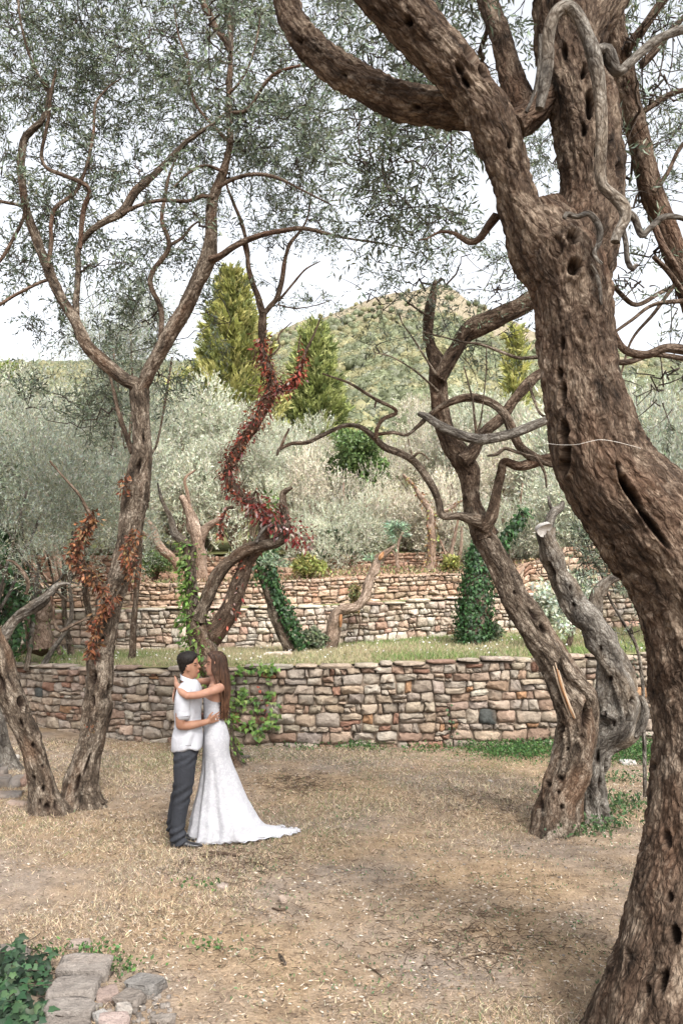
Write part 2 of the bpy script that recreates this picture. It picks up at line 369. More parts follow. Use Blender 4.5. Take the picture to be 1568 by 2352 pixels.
def terrmat():
    m, t, out = newmat('terrace_turf'); tc = nd(t, 'ShaderNodeNewGeometry').outputs['Position']
    a = noise(t, tc, .7, 5, .6); b = noise(t, tc, 18, 4, .7)
    col = ramp(t, a, [(.3, (.26, .21, .13)), (.5, (.18, .18, .09)), (.7, (.11, .14, .06))])
    col = mixc(t, .7, col, ramp(t, b, [(.3, (.5, .5, .45)), (.7, (1.35, 1.3, 1.2))]), 'MULTIPLY')
    bsdf(t, out, col, .97, bump(t, b, .8, .03), .1); return m
M_TURF = terrmat()
M_DIRT = plainmat('red_dirt', (.30, .20, .14), 1, .6, 6, .35)
def hillmat():
    m, t, out = newmat('hillside_scrub'); tc = nd(t, 'ShaderNodeNewGeometry').outputs['Position']
    a = noise(t, tc, .02, 5, .6); b = noise(t, tc, .25, 5, .7)
    veg = ramp(t, b, [(.3, (.06, .07, .03)), (.5, (.12, .12, .05)), (.7, (.2, .18, .09))]); bare = ramp(t, b, [(.3, (.16, .14, .09)), (.7, (.33, .27, .22))])
    sx = nd(t, 'ShaderNodeSeparateXYZ'); t.links.new(tc, sx.inputs[0])
    mr = nd(t, 'ShaderNodeMapRange'); mr.inputs['From Min'].default_value = 62; mr.inputs['From Max'].default_value = 118; t.links.new(sx.outputs[2], mr.inputs[0])
    ad = nd(t, 'ShaderNodeMath', operation='MULTIPLY_ADD'); t.links.new(a, ad.inputs[0]); ad.inputs[1].default_value = 1.6; t.links.new(mr.outputs[0], ad.inputs[2])
    f = ramp(t, ad.outputs[0], [(.98, (0, 0, 0)), (1., (.8, .8, .8))]); ad2 = nd(t, 'ShaderNodeMath', operation='MULTIPLY'); t.links.new(ad.outputs[0], ad2.inputs[0]); ad2.inputs[1].default_value = .62
    f = ramp(t, ad2.outputs[0], [(.72, (0, 0, 0)), (.95, (.8, .8, .8))])
    bsdf(t, out, mixc(t, f, veg, bare), 1, bump(t, b, 1, 2.), .05); return m
M_HILL = hillmat()
# ------------------------------------------------------------------ terrain
def ip(x, tab): return np.interp(x, [a for a, b in tab], [b for a, b in tab])
WF = np.array([G(u, v)[:2] for u, v in ((-900, 1600), (-300, 1640), (50, 1664), (120, 1675), (300, 1697), (550, 1712), (800, 1714), (1450, 1711), (1900, 1710), (2600, 1708))])
def yF(x): return np.interp(x, WF[:, 0], WF[:, 1])
def hF(x): return 1.235+.032*np.clip(x, -9, 9)
Y2 = 17.6; B2 = [(-9, 1.09), (-6.5, 1.11), (-.75, 1.20), (1.5, 1.38), (3.1, 1.47), (6, 1.6), (9, 1.68)]
T2 = [(-9, 1.94), (-6, 1.97), (-.75, 2.04), (1.5, 2.165), (6, 2.42), (9, 2.5)]
Y3 = 19.1; T3 = [(-9, 2.44), (-6.4, 2.475), (-1.8, 2.58), (2.1, 2.74), (4.0, 2.76), (4.2, 3.02), (4.9, 3.12), (5.0, 3.35), (9, 3.45)]
Y4 = 24.0; B4 = [(-12, 2.6), (-1.6, 2.65), (.6, 3.0), (12, 3.1)]; T4 = [(-12, 3.4), (-5, 3.36), (-1.5, 3.3), (2, 3.46), (6, 3.6), (12, 3.7)]
def y2f(x): return Y2+.12*np.sin(x*.5)
def y3f(x): return Y3+.1*np.sin(x*.4+1)
def y4f(x): return Y4+.2*np.sin(x*.3)
def hT1(x, y): t = np.clip((y-yF(x))/(y2f(x)-yF(x)), 0, 1); return lerp(hF(x), ip(x, B2), t)
def sheet(name, xs, ts, f, mat, kind='structure'):
    X, T_ = np.meshgrid(xs, ts); V = f(X.ravel(), T_.ravel()); a = Acc(); a.add(V, grid_faces(len(ts), len(xs), False))
    return tag(a.build(name, mat, None, True), kind=kind)
def gh(x, y): return .035*vnoise(np.stack([x*.6, y*.6, x*0], 1))+.015*vnoise(np.stack([x*2.3, y*2.3, x*0+4], 1))
xs = np.concatenate([np.linspace(-90, -9, 14), np.arange(-8.8, 9, .2), np.linspace(9, 90, 14)])
tt = np.concatenate([[-1, -.6, -.3, -.1, -.02], np.linspace(0, 1, 60)])
def f_low(x, t):
    y = np.where(t < 0, t*90+2, lerp(2., yF(x)+.15, np.clip(t, 0, 1))); return np.stack([x, y, gh(x, y)], 1)
sheet('ground', xs, tt, f_low, M_GROUND)
sheet('terrace_ground', xs, np.linspace(0, 1, 24), lambda x, t: np.stack([x, lerp(yF(x)+.12, y2f(x)+.15, t), hT1(x, lerp(yF(x)+.05, y2f(x)+.1, t))-.012+.03*vnoise(np.stack([x, t*5, x*0], 1))*np.sin(np.pi*t)], 1), M_TURF)
sheet('second_terrace_ground', xs, np.linspace(0, 1, 4), lambda x, t: np.stack([x, lerp(y2f(x)+.12, y3f(x)+.15, t), ip(x, T2)-.02+t*.02], 1), M_TURF)
sheet('third_terrace_ground', xs, np.linspace(0, 1, 10), lambda x, t: np.stack([x, lerp(y3f(x)+.12, y4f(x)+.15, t), lerp(ip(x, T3)-.02, ip(x, B4), t)], 1), M_DIRT)
RID = [(-3000, 900), (-300, 850), (0, 832), (55, 836), (385, 836), (465, 834), (560, 822), (600, 795), (640, 765), (700, 740), (784, 714), (849, 692), (909, 675), (984, 654), (1020, 658), (1049, 668), (1104, 700), (1180, 745), (1300, 790), (1568, 830), (2200, 880), (4000, 950)]
RD = 380.
def hillH(x, y):
    sh = np.shape(x); x = np.atleast_1d(np.asarray(x, float)).ravel(); y = np.broadcast_to(np.atleast_1d(np.asarray(y, float)).ravel(), x.shape)
    u = CU+F*x/np.maximum(y, 20); hr = EYE+(HV-ip(u, RID))/F*RD
    b = np.interp(y, [24, 34, 50, 75], [3.4, 4.4, 6.2, 10.]); s = np.clip((y-75)/(RD-75), 0, 1.0)
    h = np.where(y < 75, b, 10+(hr-10)*s**1.12)
    p = np.stack([x*.02, y*.02, x*0], 1); h = h+6*fbm(p, 3, 3)*np.sin(np.pi*np.clip(s, 0, 1))
    h = h-np.maximum(0, y-RD)*.35; return h.reshape(sh)
ys = np.concatenate([np.linspace(24.1, 75, 14), np.linspace(80, 380, 60), np.linspace(390, 700, 8)])
us = np.linspace(-1.6, 1.6, 150)
def f_hill(a, y):
    x = a*(y*.75+30); z = hillH(x, y); z = z+np.where(y > 300, 2.0*vnoise(np.stack([x*.12, y*.12, x*0], 1), 4), 0); return np.stack([x, y, z], 1)
sheet('hill', us, ys, f_hill, M_HILL)
# far backdrop of land behind the hill, out to the horizon
sheet('far_land', np.linspace(-4000, 4000, 5), np.linspace(-3900, 4000, 5), lambda x, t: np.stack([x, t, x*0-14.], 1), M_GROUND)

# forest on the hill: one mass
def hill_forest():
    a = Acc(); n = 17000; y = 90+290*RS.rand(n)**.9; x = RS.uniform(-1, 1, n)*(y*.55+12)
    z = hillH(x, y); bare = 1.5*vnoise(np.stack([x*.022, y*.022, x*0], 1), 77)+(z-112)/60.
    up = y > 290
    keep = (RS.rand(n) > np.clip(bare*1.1, .05, .93)) ; x, y, z = x[keep], y[keep], z[keep]; n = len(x)
    r = RS.uniform(1.0, 2.3, n)*np.where(z > 85, .75, 1.); k = 76
    d = rdir(n*k).reshape(n, k, 3); d[:, :, 2] = np.abs(d[:, :, 2])*1.05-.2; d = nz(d)
    lob = 1+.28*vnoise((d*1.7).reshape(-1, 3)+np.repeat(np.arange(n), k)[:, None]*3.7, 5).reshape(n, k)
    c = np.stack([x, y, z+r*.55], 1); pos = c[:, None]+d*(r[:, None]*lob)[..., None]*np.array([1, 1, .95])
    sp = vnoise(np.stack([x*.03, y*.03, x*0+9], 1), 12)
    base = np.where((RS.rand(n)+sp*.5 > .62)[:, None], np.array([[.26, .245, .13]]), np.array([[.17, .19, .105]]))  # crown tints kept pale and dull: distance haze put into the colour
    base = np.where((RS.rand(n) > .87)[:, None], np.array([[.22, .23, .16]]), base)*RS.uniform(.7, 1.3, (n, 1))
    ti = np.repeat(base, k, 0)*RS.uniform(.88, 1.12, (n*k, 1))
    dr = nz(np.cross(d.reshape(-1, 3), rdir(n*k))+d.reshape(-1, 3)*.35); L = np.repeat(r, k)*RS.uniform(.13, .30, n*k)
    cards(a, pos.reshape(-1, 3)-dr*L[:, None]*.5, dr, d.reshape(-1, 3), L, L*.8, 'chip', ti)
    bm = bmesh.new(); bmesh.ops.create_icosphere(bm, subdivisions=1, radius=1); iv = np.array([v.co[:] for v in bm.verts]); fv = np.array([[l.index for l in q.verts] for q in bm.faces]); bm.free()
    cv = c[:, None]+iv[None]*(r*.9)[:, None, None]*(1+.2*vnoise((iv[None]*1.3+np.arange(n)[:, None, None]).reshape(-1, 3)).reshape(n, -1)[..., None]); a.add(cv.reshape(-1, 3), (fv[None]+(np.arange(n)*len(iv))[:, None, None]).reshape(-1, 3), tint=np.repeat(base*.9, len(iv), 0))
    tag(a.build('hillside_woods', M_LEAF), kind='stuff')
hill_forest()

# ------------------------------------------------------------------ dry stone walls
PAL_F = .76*np.array([[.40, .335, .27]]*5+[[.36, .31, .265]]*4+[[.41, .32, .25]]*4+[[.34, .24, .185]]*2+[[.29, .17, .125]]+[[.44, .39, .33]]*3+[[.38, .32, .26]]+[[.37, .22, .13]])
PAL_B = .9*np.array([[.51, .425, .345]]*5+[[.56, .475, .395]]*4+[[.49, .37, .295]]*3+[[.45, .31, .24]]+[[.51, .46, .40]]*4)
PAL_R = .78*np.array([[.36, .23, .165]]*4+[[.42, .30, .22]]*3+[[.30, .2, .15]]*2)
def stone_wall(name, label, x0, x1, yf, bf, tf, cave, wav, pal, seed, cap, core_x=30, pct=.22):
    rs = np.random.RandomState(seed)
    X = np.arange(x0-1, x1+1, .05); Y = yf(X); S = np.concatenate([[0], np.cumsum(np.hypot(np.diff(X), np.diff(Y)))])
    px = lambda s: np.interp(s, S, X)
    def wp(s, z, out):
        x = px(s); y = yf(x); e = .05; tx = np.full_like(x, 2*e); ty = yf(x+e)-yf(x-e); l = np.hypot(tx, ty)
        return np.stack([x+ty/l*out, y-tx/l*out, z], -1)
    sA, sB = 1.0, S[-1]-1.0
    rt = root(name, label, 'stone wall', (float((x0+x1)/2), float(yf(np.array([(x0+x1)/2]))[0]), float(bf((x0+x1)/2))))
    hm = float(np.mean([tf(x)-bf(x) for x in np.linspace(x0, x1, 20)])); capH = .06 if cap else 0
    nc = max(2, int(round((hm-capH)/cave))); fr = np.cumsum(np.concatenate([[0], rs.uniform(.65, 1.35, nc)])); fr /= fr[-1]
    def bz(k, s):
        x = px(s); b = bf(x)-.05; t = tf(x)-capH; z = b+(t-b)*fr[k]; s = np.atleast_1d(s)
        if 0 < k < nc: z = z+cave*.30*vnoise(np.stack([s*2.3, s*0+k*5.1, s*0+seed], 1))+cave*.13*vnoise(np.stack([s*7, s*0+k*3.3, s*0+seed], 1), 3)
        return z
    items = []
    def poly(k0, k1, a0, a1, b0, b1, gap, f0=0., f1=1.):
        # bottom from a0..a1 (s), top from b0..b1
        nb = 3; sb = np.linspace(a0+gap, a1-gap, nb+1); st = np.linspace(b1-gap, b0+gap, nb+1)
        zb0, zt0 = bz(k0, sb), bz(k1, sb); zb = zb0+(zt0-zb0)*f0+gap
        zb1, zt1 = bz(k0, st), bz(k1, st); zt = zb1+(zt1-zb1)*f1-gap
        p = np.concatenate([np.stack([sb, zb], 1), np.stack([st, zt], 1)]); m = len(p); q = []
        for i in range(m):
            A, B, C_ = p[i-1], p[i], p[(i+1) % m]
            if i in (0, nb, nb+1, m-1):
                c = rs.uniform(.12, .42); q += [B+(A-B)*c*(.9 if i in (nb+1, 0) else .55), B+(C_-B)*c*.55]
            else: q.append(B)
        return np.array(q)
    k = 0
    for k in range(nc):
        s = sA-rs.uniform(0, .3); tl_ = 0.
        while s < sB:
            w = rs.uniform(*wav)*(1.25 if k == 0 else 1)*(fr[k+1]-fr[k])*nc**.9; w = max(w, wav[0]*.6)
            nt_ = rs.uniform(-.04, .04); a0, a1, b0, b1 = s, s+w, s+tl_, s+w+nt_; g = rs.uniform(.003, .010)
            hh = float(bz(k+1, np.array([s+w/2]))[0]-bz(k, np.array([s+w/2]))[0])
            if rs.rand() < pct and hh > .12:
                f = rs.uniform(.35, .65); items.append(poly(k, k+1, a0, a1, a0, a1, g, 0, f)) if rs.rand() < .5 else [items.append(poly(k, k+1, a0, (a0+a1)/2+.02, a0, (a0+a1)/2-.02, g, 0, f)), items.append(poly(k, k+1, (a0+a1)/2+.02, a1, (a0+a1)/2-.02, a1, g, 0, f))]
                items.append(poly(k, k+1, a0, a1, b0, b1, g, f, 1))
            else: items.append(poly(k, k+1, a0, a1, b0, b1, g))
            s += w; tl_ = nt_
    def front(p):
        c = p.mean(0); n = len(p); o = rs.uniform(-.02, .03); b = rs.uniform(.012, .05); tx, tz = rs.uniform(-.2, .2, 2); c2 = c+rs.uniform(-.22, .22, 2)*np.ptp(p, 0)
        def lay(sc, out, jit):
            q = c+(p-c)*sc; oo = out+(q[:, 0]-c[0])*tx+(q[:, 1]-c[1])*tz+rs.uniform(-jit, jit, n); return wp(q[:, 0], q[:, 1], oo)
        V = np.vstack([lay(1., -.06, 0), lay(.965, o, .012), wp(*(c2+(p-c)*rs.uniform(.4, .86, (n, 1))).T, o+b*.7+rs.uniform(-.022, .022, n)), wp(c2[0:1], c2[1:2], np.array([o+b+rs.uniform(-.01, .012)]))])
        f = np.concatenate([grid_faces(3, n)]); j = np.arange(n); tf_ = np.stack([2*n+j, 2*n+(j+1) % n, np.full(n, 3*n)], 1)
        return V, [f, tf_]
    def slab(s, w, zt):
        n = 8; an = np.arange(n)/n*2*np.pi+rs.uniform(0, .5); h = capH+rs.uniform(-.012, .015); pr = rs.uniform(0, .05)
        def lay(z, sc):
            a = np.sign(np.cos(an))*np.abs(np.cos(an))**.45*w/2*sc+s+w/2; b = -.16+np.sign(np.sin(an))*np.abs(np.sin(an))**.45*.2*sc+pr
            return wp(a, z+rs.uniform(-.008, .008, n), b+rs.uniform(-.02, .02, n))
        V = np.vstack([lay(zt-h+.005, .92), lay(zt-h*.5+rs.uniform(-.01,.01), 1.02), lay(zt-.005+rs.uniform(-.012,.012), .93), wp(np.array([s+w/2]), np.array([zt+rs.uniform(0, .012)]), np.array([-.16]))])
        j = np.arange(n); return V, [grid_faces(3, n)[:, ::-1], np.stack([2*n+j, 2*n+(j+1) % n, np.full(n, 3*n)], 1)[:, ::-1]]
    pcs = []
    for p in items:
        V, f = front(p); pcs.append((V, f, 'stone'))
    if cap:
        s = sA
        while s < sB:
            w = rs.uniform(.14, .58); V, f = slab(s+.008, w-.016, float(tf(px(s+w/2)))+rs.uniform(-.03, .028)); pcs.append((V, f, 'coping_stone')); s += w
    def score(pc):
        c = pc[0].mean(0); u = CU+F*c[0]/c[1]; v = HV-F*(c[2]-EYE)/c[1]; sz = (np.ptp(pc[0][:, 0])*np.ptp(pc[0][:, 2]))/c[1]**2
        return sz*(1 if -20 < u < 1590 and v < 2352 else .01)
    nst = sorted([p for p in pcs if p[2] == 'stone'], key=score, reverse=True); ncp = sorted([p for p in pcs if p[2] == 'coping_stone'], key=score, reverse=True)
    big = nst[:298]+ncp[:298]; rest = nst[298:]+ncp[298:]
    for V, f, nm in big:
        c = V.mean(0); a = Acc(); b = pal[rs.randint(len(pal))]*rs.uniform(.78, 1.22)*(1+.015*rs.randn(3))
        if nm == 'coping_stone': b = b*.9+np.array([.05, .047, .042])
        elif pal is PAL_F and rs.rand() < .022: b = np.array([.07, .075, .072])
        a.add(V-c, f, tint=np.repeat(b[None], len(V), 0)); o = a.build(nm, M_STONE); o.parent = rt; o.location = tuple(c-np.array(ROOTLOC[rt.name]))
    if rest:
        a = Acc()
        for V, f, nm in rest:
            b = pal[rs.randint(len(pal))]*rs.uniform(.82, 1.2); a.add(V, f, tint=np.repeat(b[None], len(V), 0))
        tag(a.build('further_stones', M_STONE, rt), kind='stuff')
    # packed earth behind the stones
    X = np.arange(x0, x1+.01, .25); a = Acc(); y = yf(X); b = bf(X)-.3; t = tf(X)-.045; n = len(X)
    V = np.concatenate([np.stack([X, y+.03, b], 1), np.stack([X, y+.03, t], 1), np.stack([X, y+.34, t], 1), np.stack([X, y+.34, b], 1)])
    a.add(V, grid_faces(4, n, False)); a.build('earth_core', M_CORE, rt)
    return rt
stone_wall('dry_stone_wall', 'nearest dry stone wall, waist high with flat coping stones, behind the embracing couple', -9.5, 9, yF, lambda x: x*0., hF, .128, (.10, .42), PAL_F, 5, True)
stone_wall('dry_stone_wall', 'second stone wall, pale rubble, at the back of the grassy terrace', -10, 10, y2f, lambda x: ip(x, B2), lambda x: ip(x, T2), .125, (.11, .33), PAL_B, 6, True)
stone_wall('dry_stone_wall', 'third stone wall rising just above the pale second wall', -10.5, 10.5, y3f, lambda x: ip(x, T2)-.03, lambda x: ip(x, T3), .12, (.12, .32), PAL_B*np.array([.90, .80, .74]), 8, False)
stone_wall('dry_stone_wall', 'low reddish stone wall highest up the slope under the olive trees', -12, 12, y4f, lambda x: ip(x, B4), lambda x: ip(x, T4), .13, (.16, .4), PAL_R, 9, False)
# ------------------------------------------------------------------ the traced olive trees
OG = [[.085, .105, .07], [.12, .145, .105], [.16, .185, .145], [.10, .115, .07]]
t_olive = lambda n: tints(n, OG, .22, .06)
t_oliveD = lambda n: tints(n, [[.07, .09, .06], [.10, .125, .09], [.14, .165, .13], [.12, .125, .06]], .25, .07)
REG = {}
def limb(rt, name, mat, pts, nodes=None, **kw):
    a = Acc(); Q = wood(a, pts, **kw); o = a.build(name, mat, rt, True)
    if nodes is not None: nodes.append(Q[::4])
    return o
def start(pts, loc_z=0): return (pts[0][0], pts[0][1], loc_z)

# --- foreground tree on the right
nb = []
T1 = tr([(1556, 2560, 470, 4.05), (1560, 2352, 372, 4.1), (1578, 2200, 300, 4.15), (1592, 2068, 270, 4.2), (1606, 1943, 238, 4.25), (1612, 1818, 224, 4.3), (1618, 1693, 222, 4.35), (1610, 1568, 236, 4.4), (1592, 1434, 222, 4.4), (1556, 1320, 236, 4.4), (1480, 1200, 246, 4.4), (1408, 1110, 224, 4.4), (1369, 1034, 214, 4.4), (1348, 934, 190, 4.4), (1328, 834, 172, 4.4), (1318, 740, 172, 4.4), (1305, 660, 178, 4.4), (1288, 600, 178, 4.4), (1262, 540, 140, 4.42), (1230, 490, 116, 4.45)], 4.4)
r1 = root('olive_tree', 'huge leaning old olive tree with deep hollows filling the right foreground', 'tree', start(T1))
holes1 = [(1293, 905, 9, 26, .10, 8), (1297, 1000, 10, 30, .10, 0), (1300, 1050, 11, 38, .11, 5), (1285, 860, 8, 16, .06), (1444, 1128, 10, 62, .12, -30), (1500, 1215, 9, 60, .10, -38), (1420, 1075, 6, 20, .05, -20),
          (1276, 570, 15, 22, .12, 0), (1317, 612, 14, 20, .12, 10), (1316, 545, 14, 16, .10, 0), (1470, 1490, 8, 44, .06, 12), (1530, 1930, 12, 22, .05), (1548, 2150, 14, 22, .10), (1520, 2260, 14, 28, .10, 10), (1486, 2275, 8, 20, .06), (1442, 2190, 6, 18, .05, -15), (1390, 2230, 4, 12, .04),
          (1390, 1240, 5, 9, .03), (1405, 1260, 6, 10, .03), (1290, 790, 6, 14, .04), (1350, 1180, 6, 12, .03), (1500, 1760, 6, 12, .03), (1535, 2060, 7, 14, .05), (1420, 1330, 7, 14, .04)]
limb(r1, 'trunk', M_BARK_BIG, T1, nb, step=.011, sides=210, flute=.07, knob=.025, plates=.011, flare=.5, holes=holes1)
# second strand merging from the right
T1s = tr([(1700, 2480, 200), (1712, 2250, 150), (1730, 2000, 140), (1748, 1750, 142), (1740, 1560, 150), (1695, 1400, 156), (1612, 1265, 160), (1520, 1150, 150), (1450, 1050, 110), (1400, 960, 60)], 4.42, 4.42)
limb(r1, 'trunk', M_BARK_BIG, T1s, None, step=.013, sides=120, flute=.08, plates=.010, holes=holes1)
L1 = tr([(1290, 660, 120), (1262, 600, 150), (1225, 540, 122), (1194, 480, 98), (1178, 430, 90), (1163, 375, 96), (1143, 320, 106), (1118, 262, 108), (1080, 205, 105), (1035, 150, 108), (985, 95, 112), (925, 25, 122), (860, -50, 120), (780, -150, 100), (700, -260, 80), (600, -380, 50)], 4.42, 4.2)
hL = [(1086, 125*1.0, 16, 26, .07, -35), (1054, 158, 12, 22, .05, -30), (1240-300, 50, 10, 14, .05), (1068, 188, 10, 16, .06, -20), (1106, 165, 6, 14, .04, -30), (1220, 290, 10, 30, .05), (1170, 330, 7, 12, .03)]
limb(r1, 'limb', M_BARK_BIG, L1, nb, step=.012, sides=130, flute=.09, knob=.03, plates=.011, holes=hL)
L2 = tr([(1100, 268, 70), (1060, 262, 72), (1010, 250, 80), (960, 243, 84), (900, 225, 78), (850, 200, 72), (784, 165, 76), (725, 118, 70), (688, 75, 64), (662, 25, 62), (650, -40, 60), (620, -140, 50), (560, -260, 36), (500, -360, 22)], 4.5, 4.9)
limb(r1, 'limb', M_BARK_BIG, L2, nb, step=.013, sides=90, flute=.1, knob=.04, plates=.012, holes=[(955, 248, 12, 9, .04), (790, 172, 7, 8, .03), (690, 95, 6, 12, .03, 20)])
R1 = tr([(1310, 720, 120), (1318, 650, 150), (1332, 580, 160), (1350, 500, 146), (1356, 430, 138), (1354, 370, 144), (1348, 300, 150), (1332, 230, 150), (1312, 160, 138), (1302, 90, 136), (1296, 20, 140), (1290, -50, 120), (1280, -150, 90), (1290, -300, 60)], 4.42, 4.7)
limb(r1, 'limb', M_BARK_BIG, R1, nb, step=.012, sides=150, flute=.10, knob=.035, plates=.011, holes=[(1352, 240, 12, 34, .07, 0), (1340, 165, 10, 26, .05, 20), (1418, 390, 8, 18, .05), (1338, 300, 8, 14, .04), (1368, 345, 6, 18, .04), (1295, 120, 7, 20, .04)])
for nm, d, a, b, s, ml in (
    ('limb', [(1330, 130, 70), (1370, 60, 74), (1405, 0, 72), (1440, -70, 64), (1500, -180, 40)], 4.6, 4.7, 70, M_BARK_BIG),
    ('limb', [(1215, 262, 66), (1190, 220, 62), (1170, 160, 54), (1150, 90, 48), (1128, 25, 45), (1108, -40, 44), (1080, -160, 30)], 4.75, 5.1, 60, M_BARK_BIG),
    ('limb', [(1180, 290, 70), (1220, 262, 60), (1250, 235, 60), (1290, 200, 70)], 4.55, 4.6, 60, M_BARK_BIG)):
    limb(r1, nm, ml, tr(d, a, b), nb, step=.014, sides=s, flute=.12, knob=.04, plates=.008)
GRY = dict(step=.015, sides=24, flute=.10, knob=.05)
for d, a, b in (
    ([(1238, 250, 20), (1248, 200, 26), (1256, 150, 28), (1258, 95, 28), (1266, 50, 28), (1284, 22, 28), (1305, 16, 28), (1328, 40, 29), (1348, 85, 30), (1364, 135, 32), (1374, 190, 30), (1380, 260, 28), (1380, 330, 26), (1377, 390, 26), (1384, 428, 24), (1408, 450, 26), (1432, 475, 28), (1434, 505, 24), (1418, 535, 22), (1412, 556, 20)], 4.08, 4.02),
    ([(1370, 118, 28), (1392, 118, 34), (1405, 145, 30), (1420, 165, 22), (1450, 140, 20), (1480, 112, 22), (1520, 85, 20), (1575, 66, 20), (1640, 60, 16)], 4.05, 4.1),
    ([(1428, 520, 12), (1436, 560, 12), (1440, 600, 12), (1452, 618, 13), (1462, 608, 9)], 4.04, 4.04),
    ([(1430, 482, 14), (1455, 500, 16), (1472, 540, 14), (1490, 525, 13), (1520, 500, 14), (1560, 500, 12), (1600, 520, 10)], 4.05, 4.1),
    ([(1294, 502, 9), (1300, 492, 12), (1325, 498, 12), (1350, 490, 12), (1368, 508, 14), (1377, 530, 14), (1374, 558, 12), (1364, 580, 9), (1372, 598, 8), (1382, 606, 6)], 4.17, 4.16),
    ([(1356, 608, 9), (1368, 630, 10), (1376, 660, 9), (1380, 700, 6)], 4.18, 4.2),
    ([(1208, 258, 8), (1222, 225, 8), (1232, 190, 10), (1238, 140, 9), (1240, 80, 8)], 4.35, 4.4)):
    limb(r1, 'bare_branch', M_BARK_GREY, tr(d, a, b), nb, **GRY)
for d, a, b in (
    ([(1140, 495, 20), (1122, 518, 18), (1100, 548, 16), (1078, 556, 14), (1058, 545, 12), (1040, 535, 8), (1010, 533, 6), (980, 548, 4), (960, 552, 3)], 4.5, 4.6),
    ([(1400, 740, 12), (1430, 800, 16), (1480, 815, 18), (1530, 800, 22), (1600, 810, 26)], 4.6, 4.6),
    ([(1400, 830, 12), (1440, 832, 14), (1500, 815, 12), (1580, 825, 12)], 4.8, 4.8),
    ([(1500, 590, 10), (1530, 620, 12), (1560, 660, 12), (1600, 720, 12)], 4.4, 4.6),
    ([(1500, 515, 14), (1520, 560, 13), (1545, 600, 12), (1580, 660, 12)], 4.3, 4.3)):
    limb(r1, 'branch', M_BARK_DK, tr(d, a, b), nb, **GRY)
N1 = np.concatenate(nb)
# wire strung round the trunk
a = Acc(); wood(a, tr([(1250, 1018, .9, 4.2), (1290, 1022, .9, 4.1), (1330, 1020, .9, 4.02), (1372, 1010, .9, 4.0), (1410, 1014, .9, 4.04), (1450, 1024, .9, 4.12), (1470, 1030, .9, 4.2)], 4), sides=6, flute=0, knob=0)
tag(rebase(a.build('wire', M_WOOD_PALE), P(1372, 1010, 4.0)), 'thin pale wire looped across the big foreground trunk', 'wire')

# --- tree standing just outside the right edge, its stem crossing the top right corner
nb = []
T0 = tr([(1790, 2120, 110), (1770, 1800, 92), (1745, 1500, 84), (1715, 1200, 78), (1660, 900, 66), (1600, 720, 58), (1560, 610, 54), (1525, 520, 52), (1492, 430, 50), (1468, 330, 52), (1445, 240, 52), (1425, 160, 56), (1408, 80, 60), (1400, -20, 54), (1390, -160, 40)], 5.9, 5.4)
r0 = root('olive_tree', 'brown olive stem slanting down behind the top right corner, half out of frame', 'tree', (T0[0][0], T0[0][1], 0))
T0[0][2] = -.1
limb(r0, 'trunk', M_BARK_BIG, T0, nb, step=.02, sides=70, flute=.1, knob=.03, plates=.006)
for d, a, b in (([(1440, 110, 26), (1480, 60, 22), (1530, -10, 18), (1600, -90, 12)], 5.4, 5.2), ([(1470, 150, 18), (1500, 120, 16), (1568, 40, 12), (1640, -20, 10)], 5.5, 5.5),
                ([(1455, 270, 16), (1500, 240, 14), (1540, 215, 12), (1600, 200, 10)], 5.6, 5.6), ([(1500, 440, 12), (1530, 400, 10), (1568, 330, 9), (1640, 280, 8)], 5.5, 5.4),
                ([(1395, 640, 8), (1420, 670, 10), (1460, 700, 10), (1520, 670, 10), (1590, 640, 12)], 5.5, 5.8), ([(1400, 770, 6), (1450, 735, 8), (1500, 700, 9), (1580, 690, 12)], 5.6, 5.6),
                ([(1425, 860, 4), (1450, 780, 6), (1500, 720, 8), (1560, 640, 10), (1640, 560, 12)], 5.7, 5.7)):
    limb(r0, 'branch', M_BARK_DK, tr(d, a, b), nb, step=.03, sides=12)
N0 = np.concatenate(nb)

# --- mid right tree A (split trunk)
nb = []; dA = 8.3
TA = tr([(1266, 1925, 100), (1270, 1895, 92), (1278, 1850, 88), (1287, 1815, 86), (1304, 1768, 90), (1318, 1718, 88), (1324, 1668, 92), (1318, 1618, 98), (1298, 1568, 90), (1274, 1528, 78), (1250, 1484, 70), (1217, 1434, 68), (1184, 1384, 62), (1160, 1334, 57), (1138, 1284, 54), (1114, 1236, 54), (1099, 1200, 54), (1086, 1165, 44), (1080, 1130, 42), (1075, 1084, 50), (1056, 1044, 50), (1031, 1009, 42), (1012, 959, 40), (1005, 884, 42), (1002, 834, 40), (990, 800, 28), (982, 770, 24), (986, 715, 26), (996, 670, 18), (999, 643, 8)], dA, dA+.2)
rA = root('olive_tree', 'twisted olive tree with a split trunk showing orange wood, right of the couple', 'tree', start(TA))
limb(rA, 'limb', M_BARK_BIG, TA[15:], nb, step=.018, sides=70, flute=.14, knob=.05, plates=.006, holes=[(1054, 1048, 8, 6, .04), (1076, 1088, 5, 5, .03)])
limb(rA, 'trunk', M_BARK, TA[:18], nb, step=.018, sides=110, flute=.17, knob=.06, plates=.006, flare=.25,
     holes=[(1289, 1672, 6, 12, .06), (1286, 1788, 7, 8, .05), (1258, 1800, 8, 8, .05), (1290, 1855, 7, 8, .05), (1240, 1850, 6, 14, .05), (1282, 1820, 6, 7, .04), (1226, 1412, 9, 16, .05, -35), (1246, 1445, 6, 12, .04, -30), (1054, 1048, 8, 6, .04), (1076, 1088, 5, 5, .03), (1180, 1360, 5, 6, .03), (1345, 1640, 10, 60, .08, 10), (1302, 1720, 4, 5, .03)])
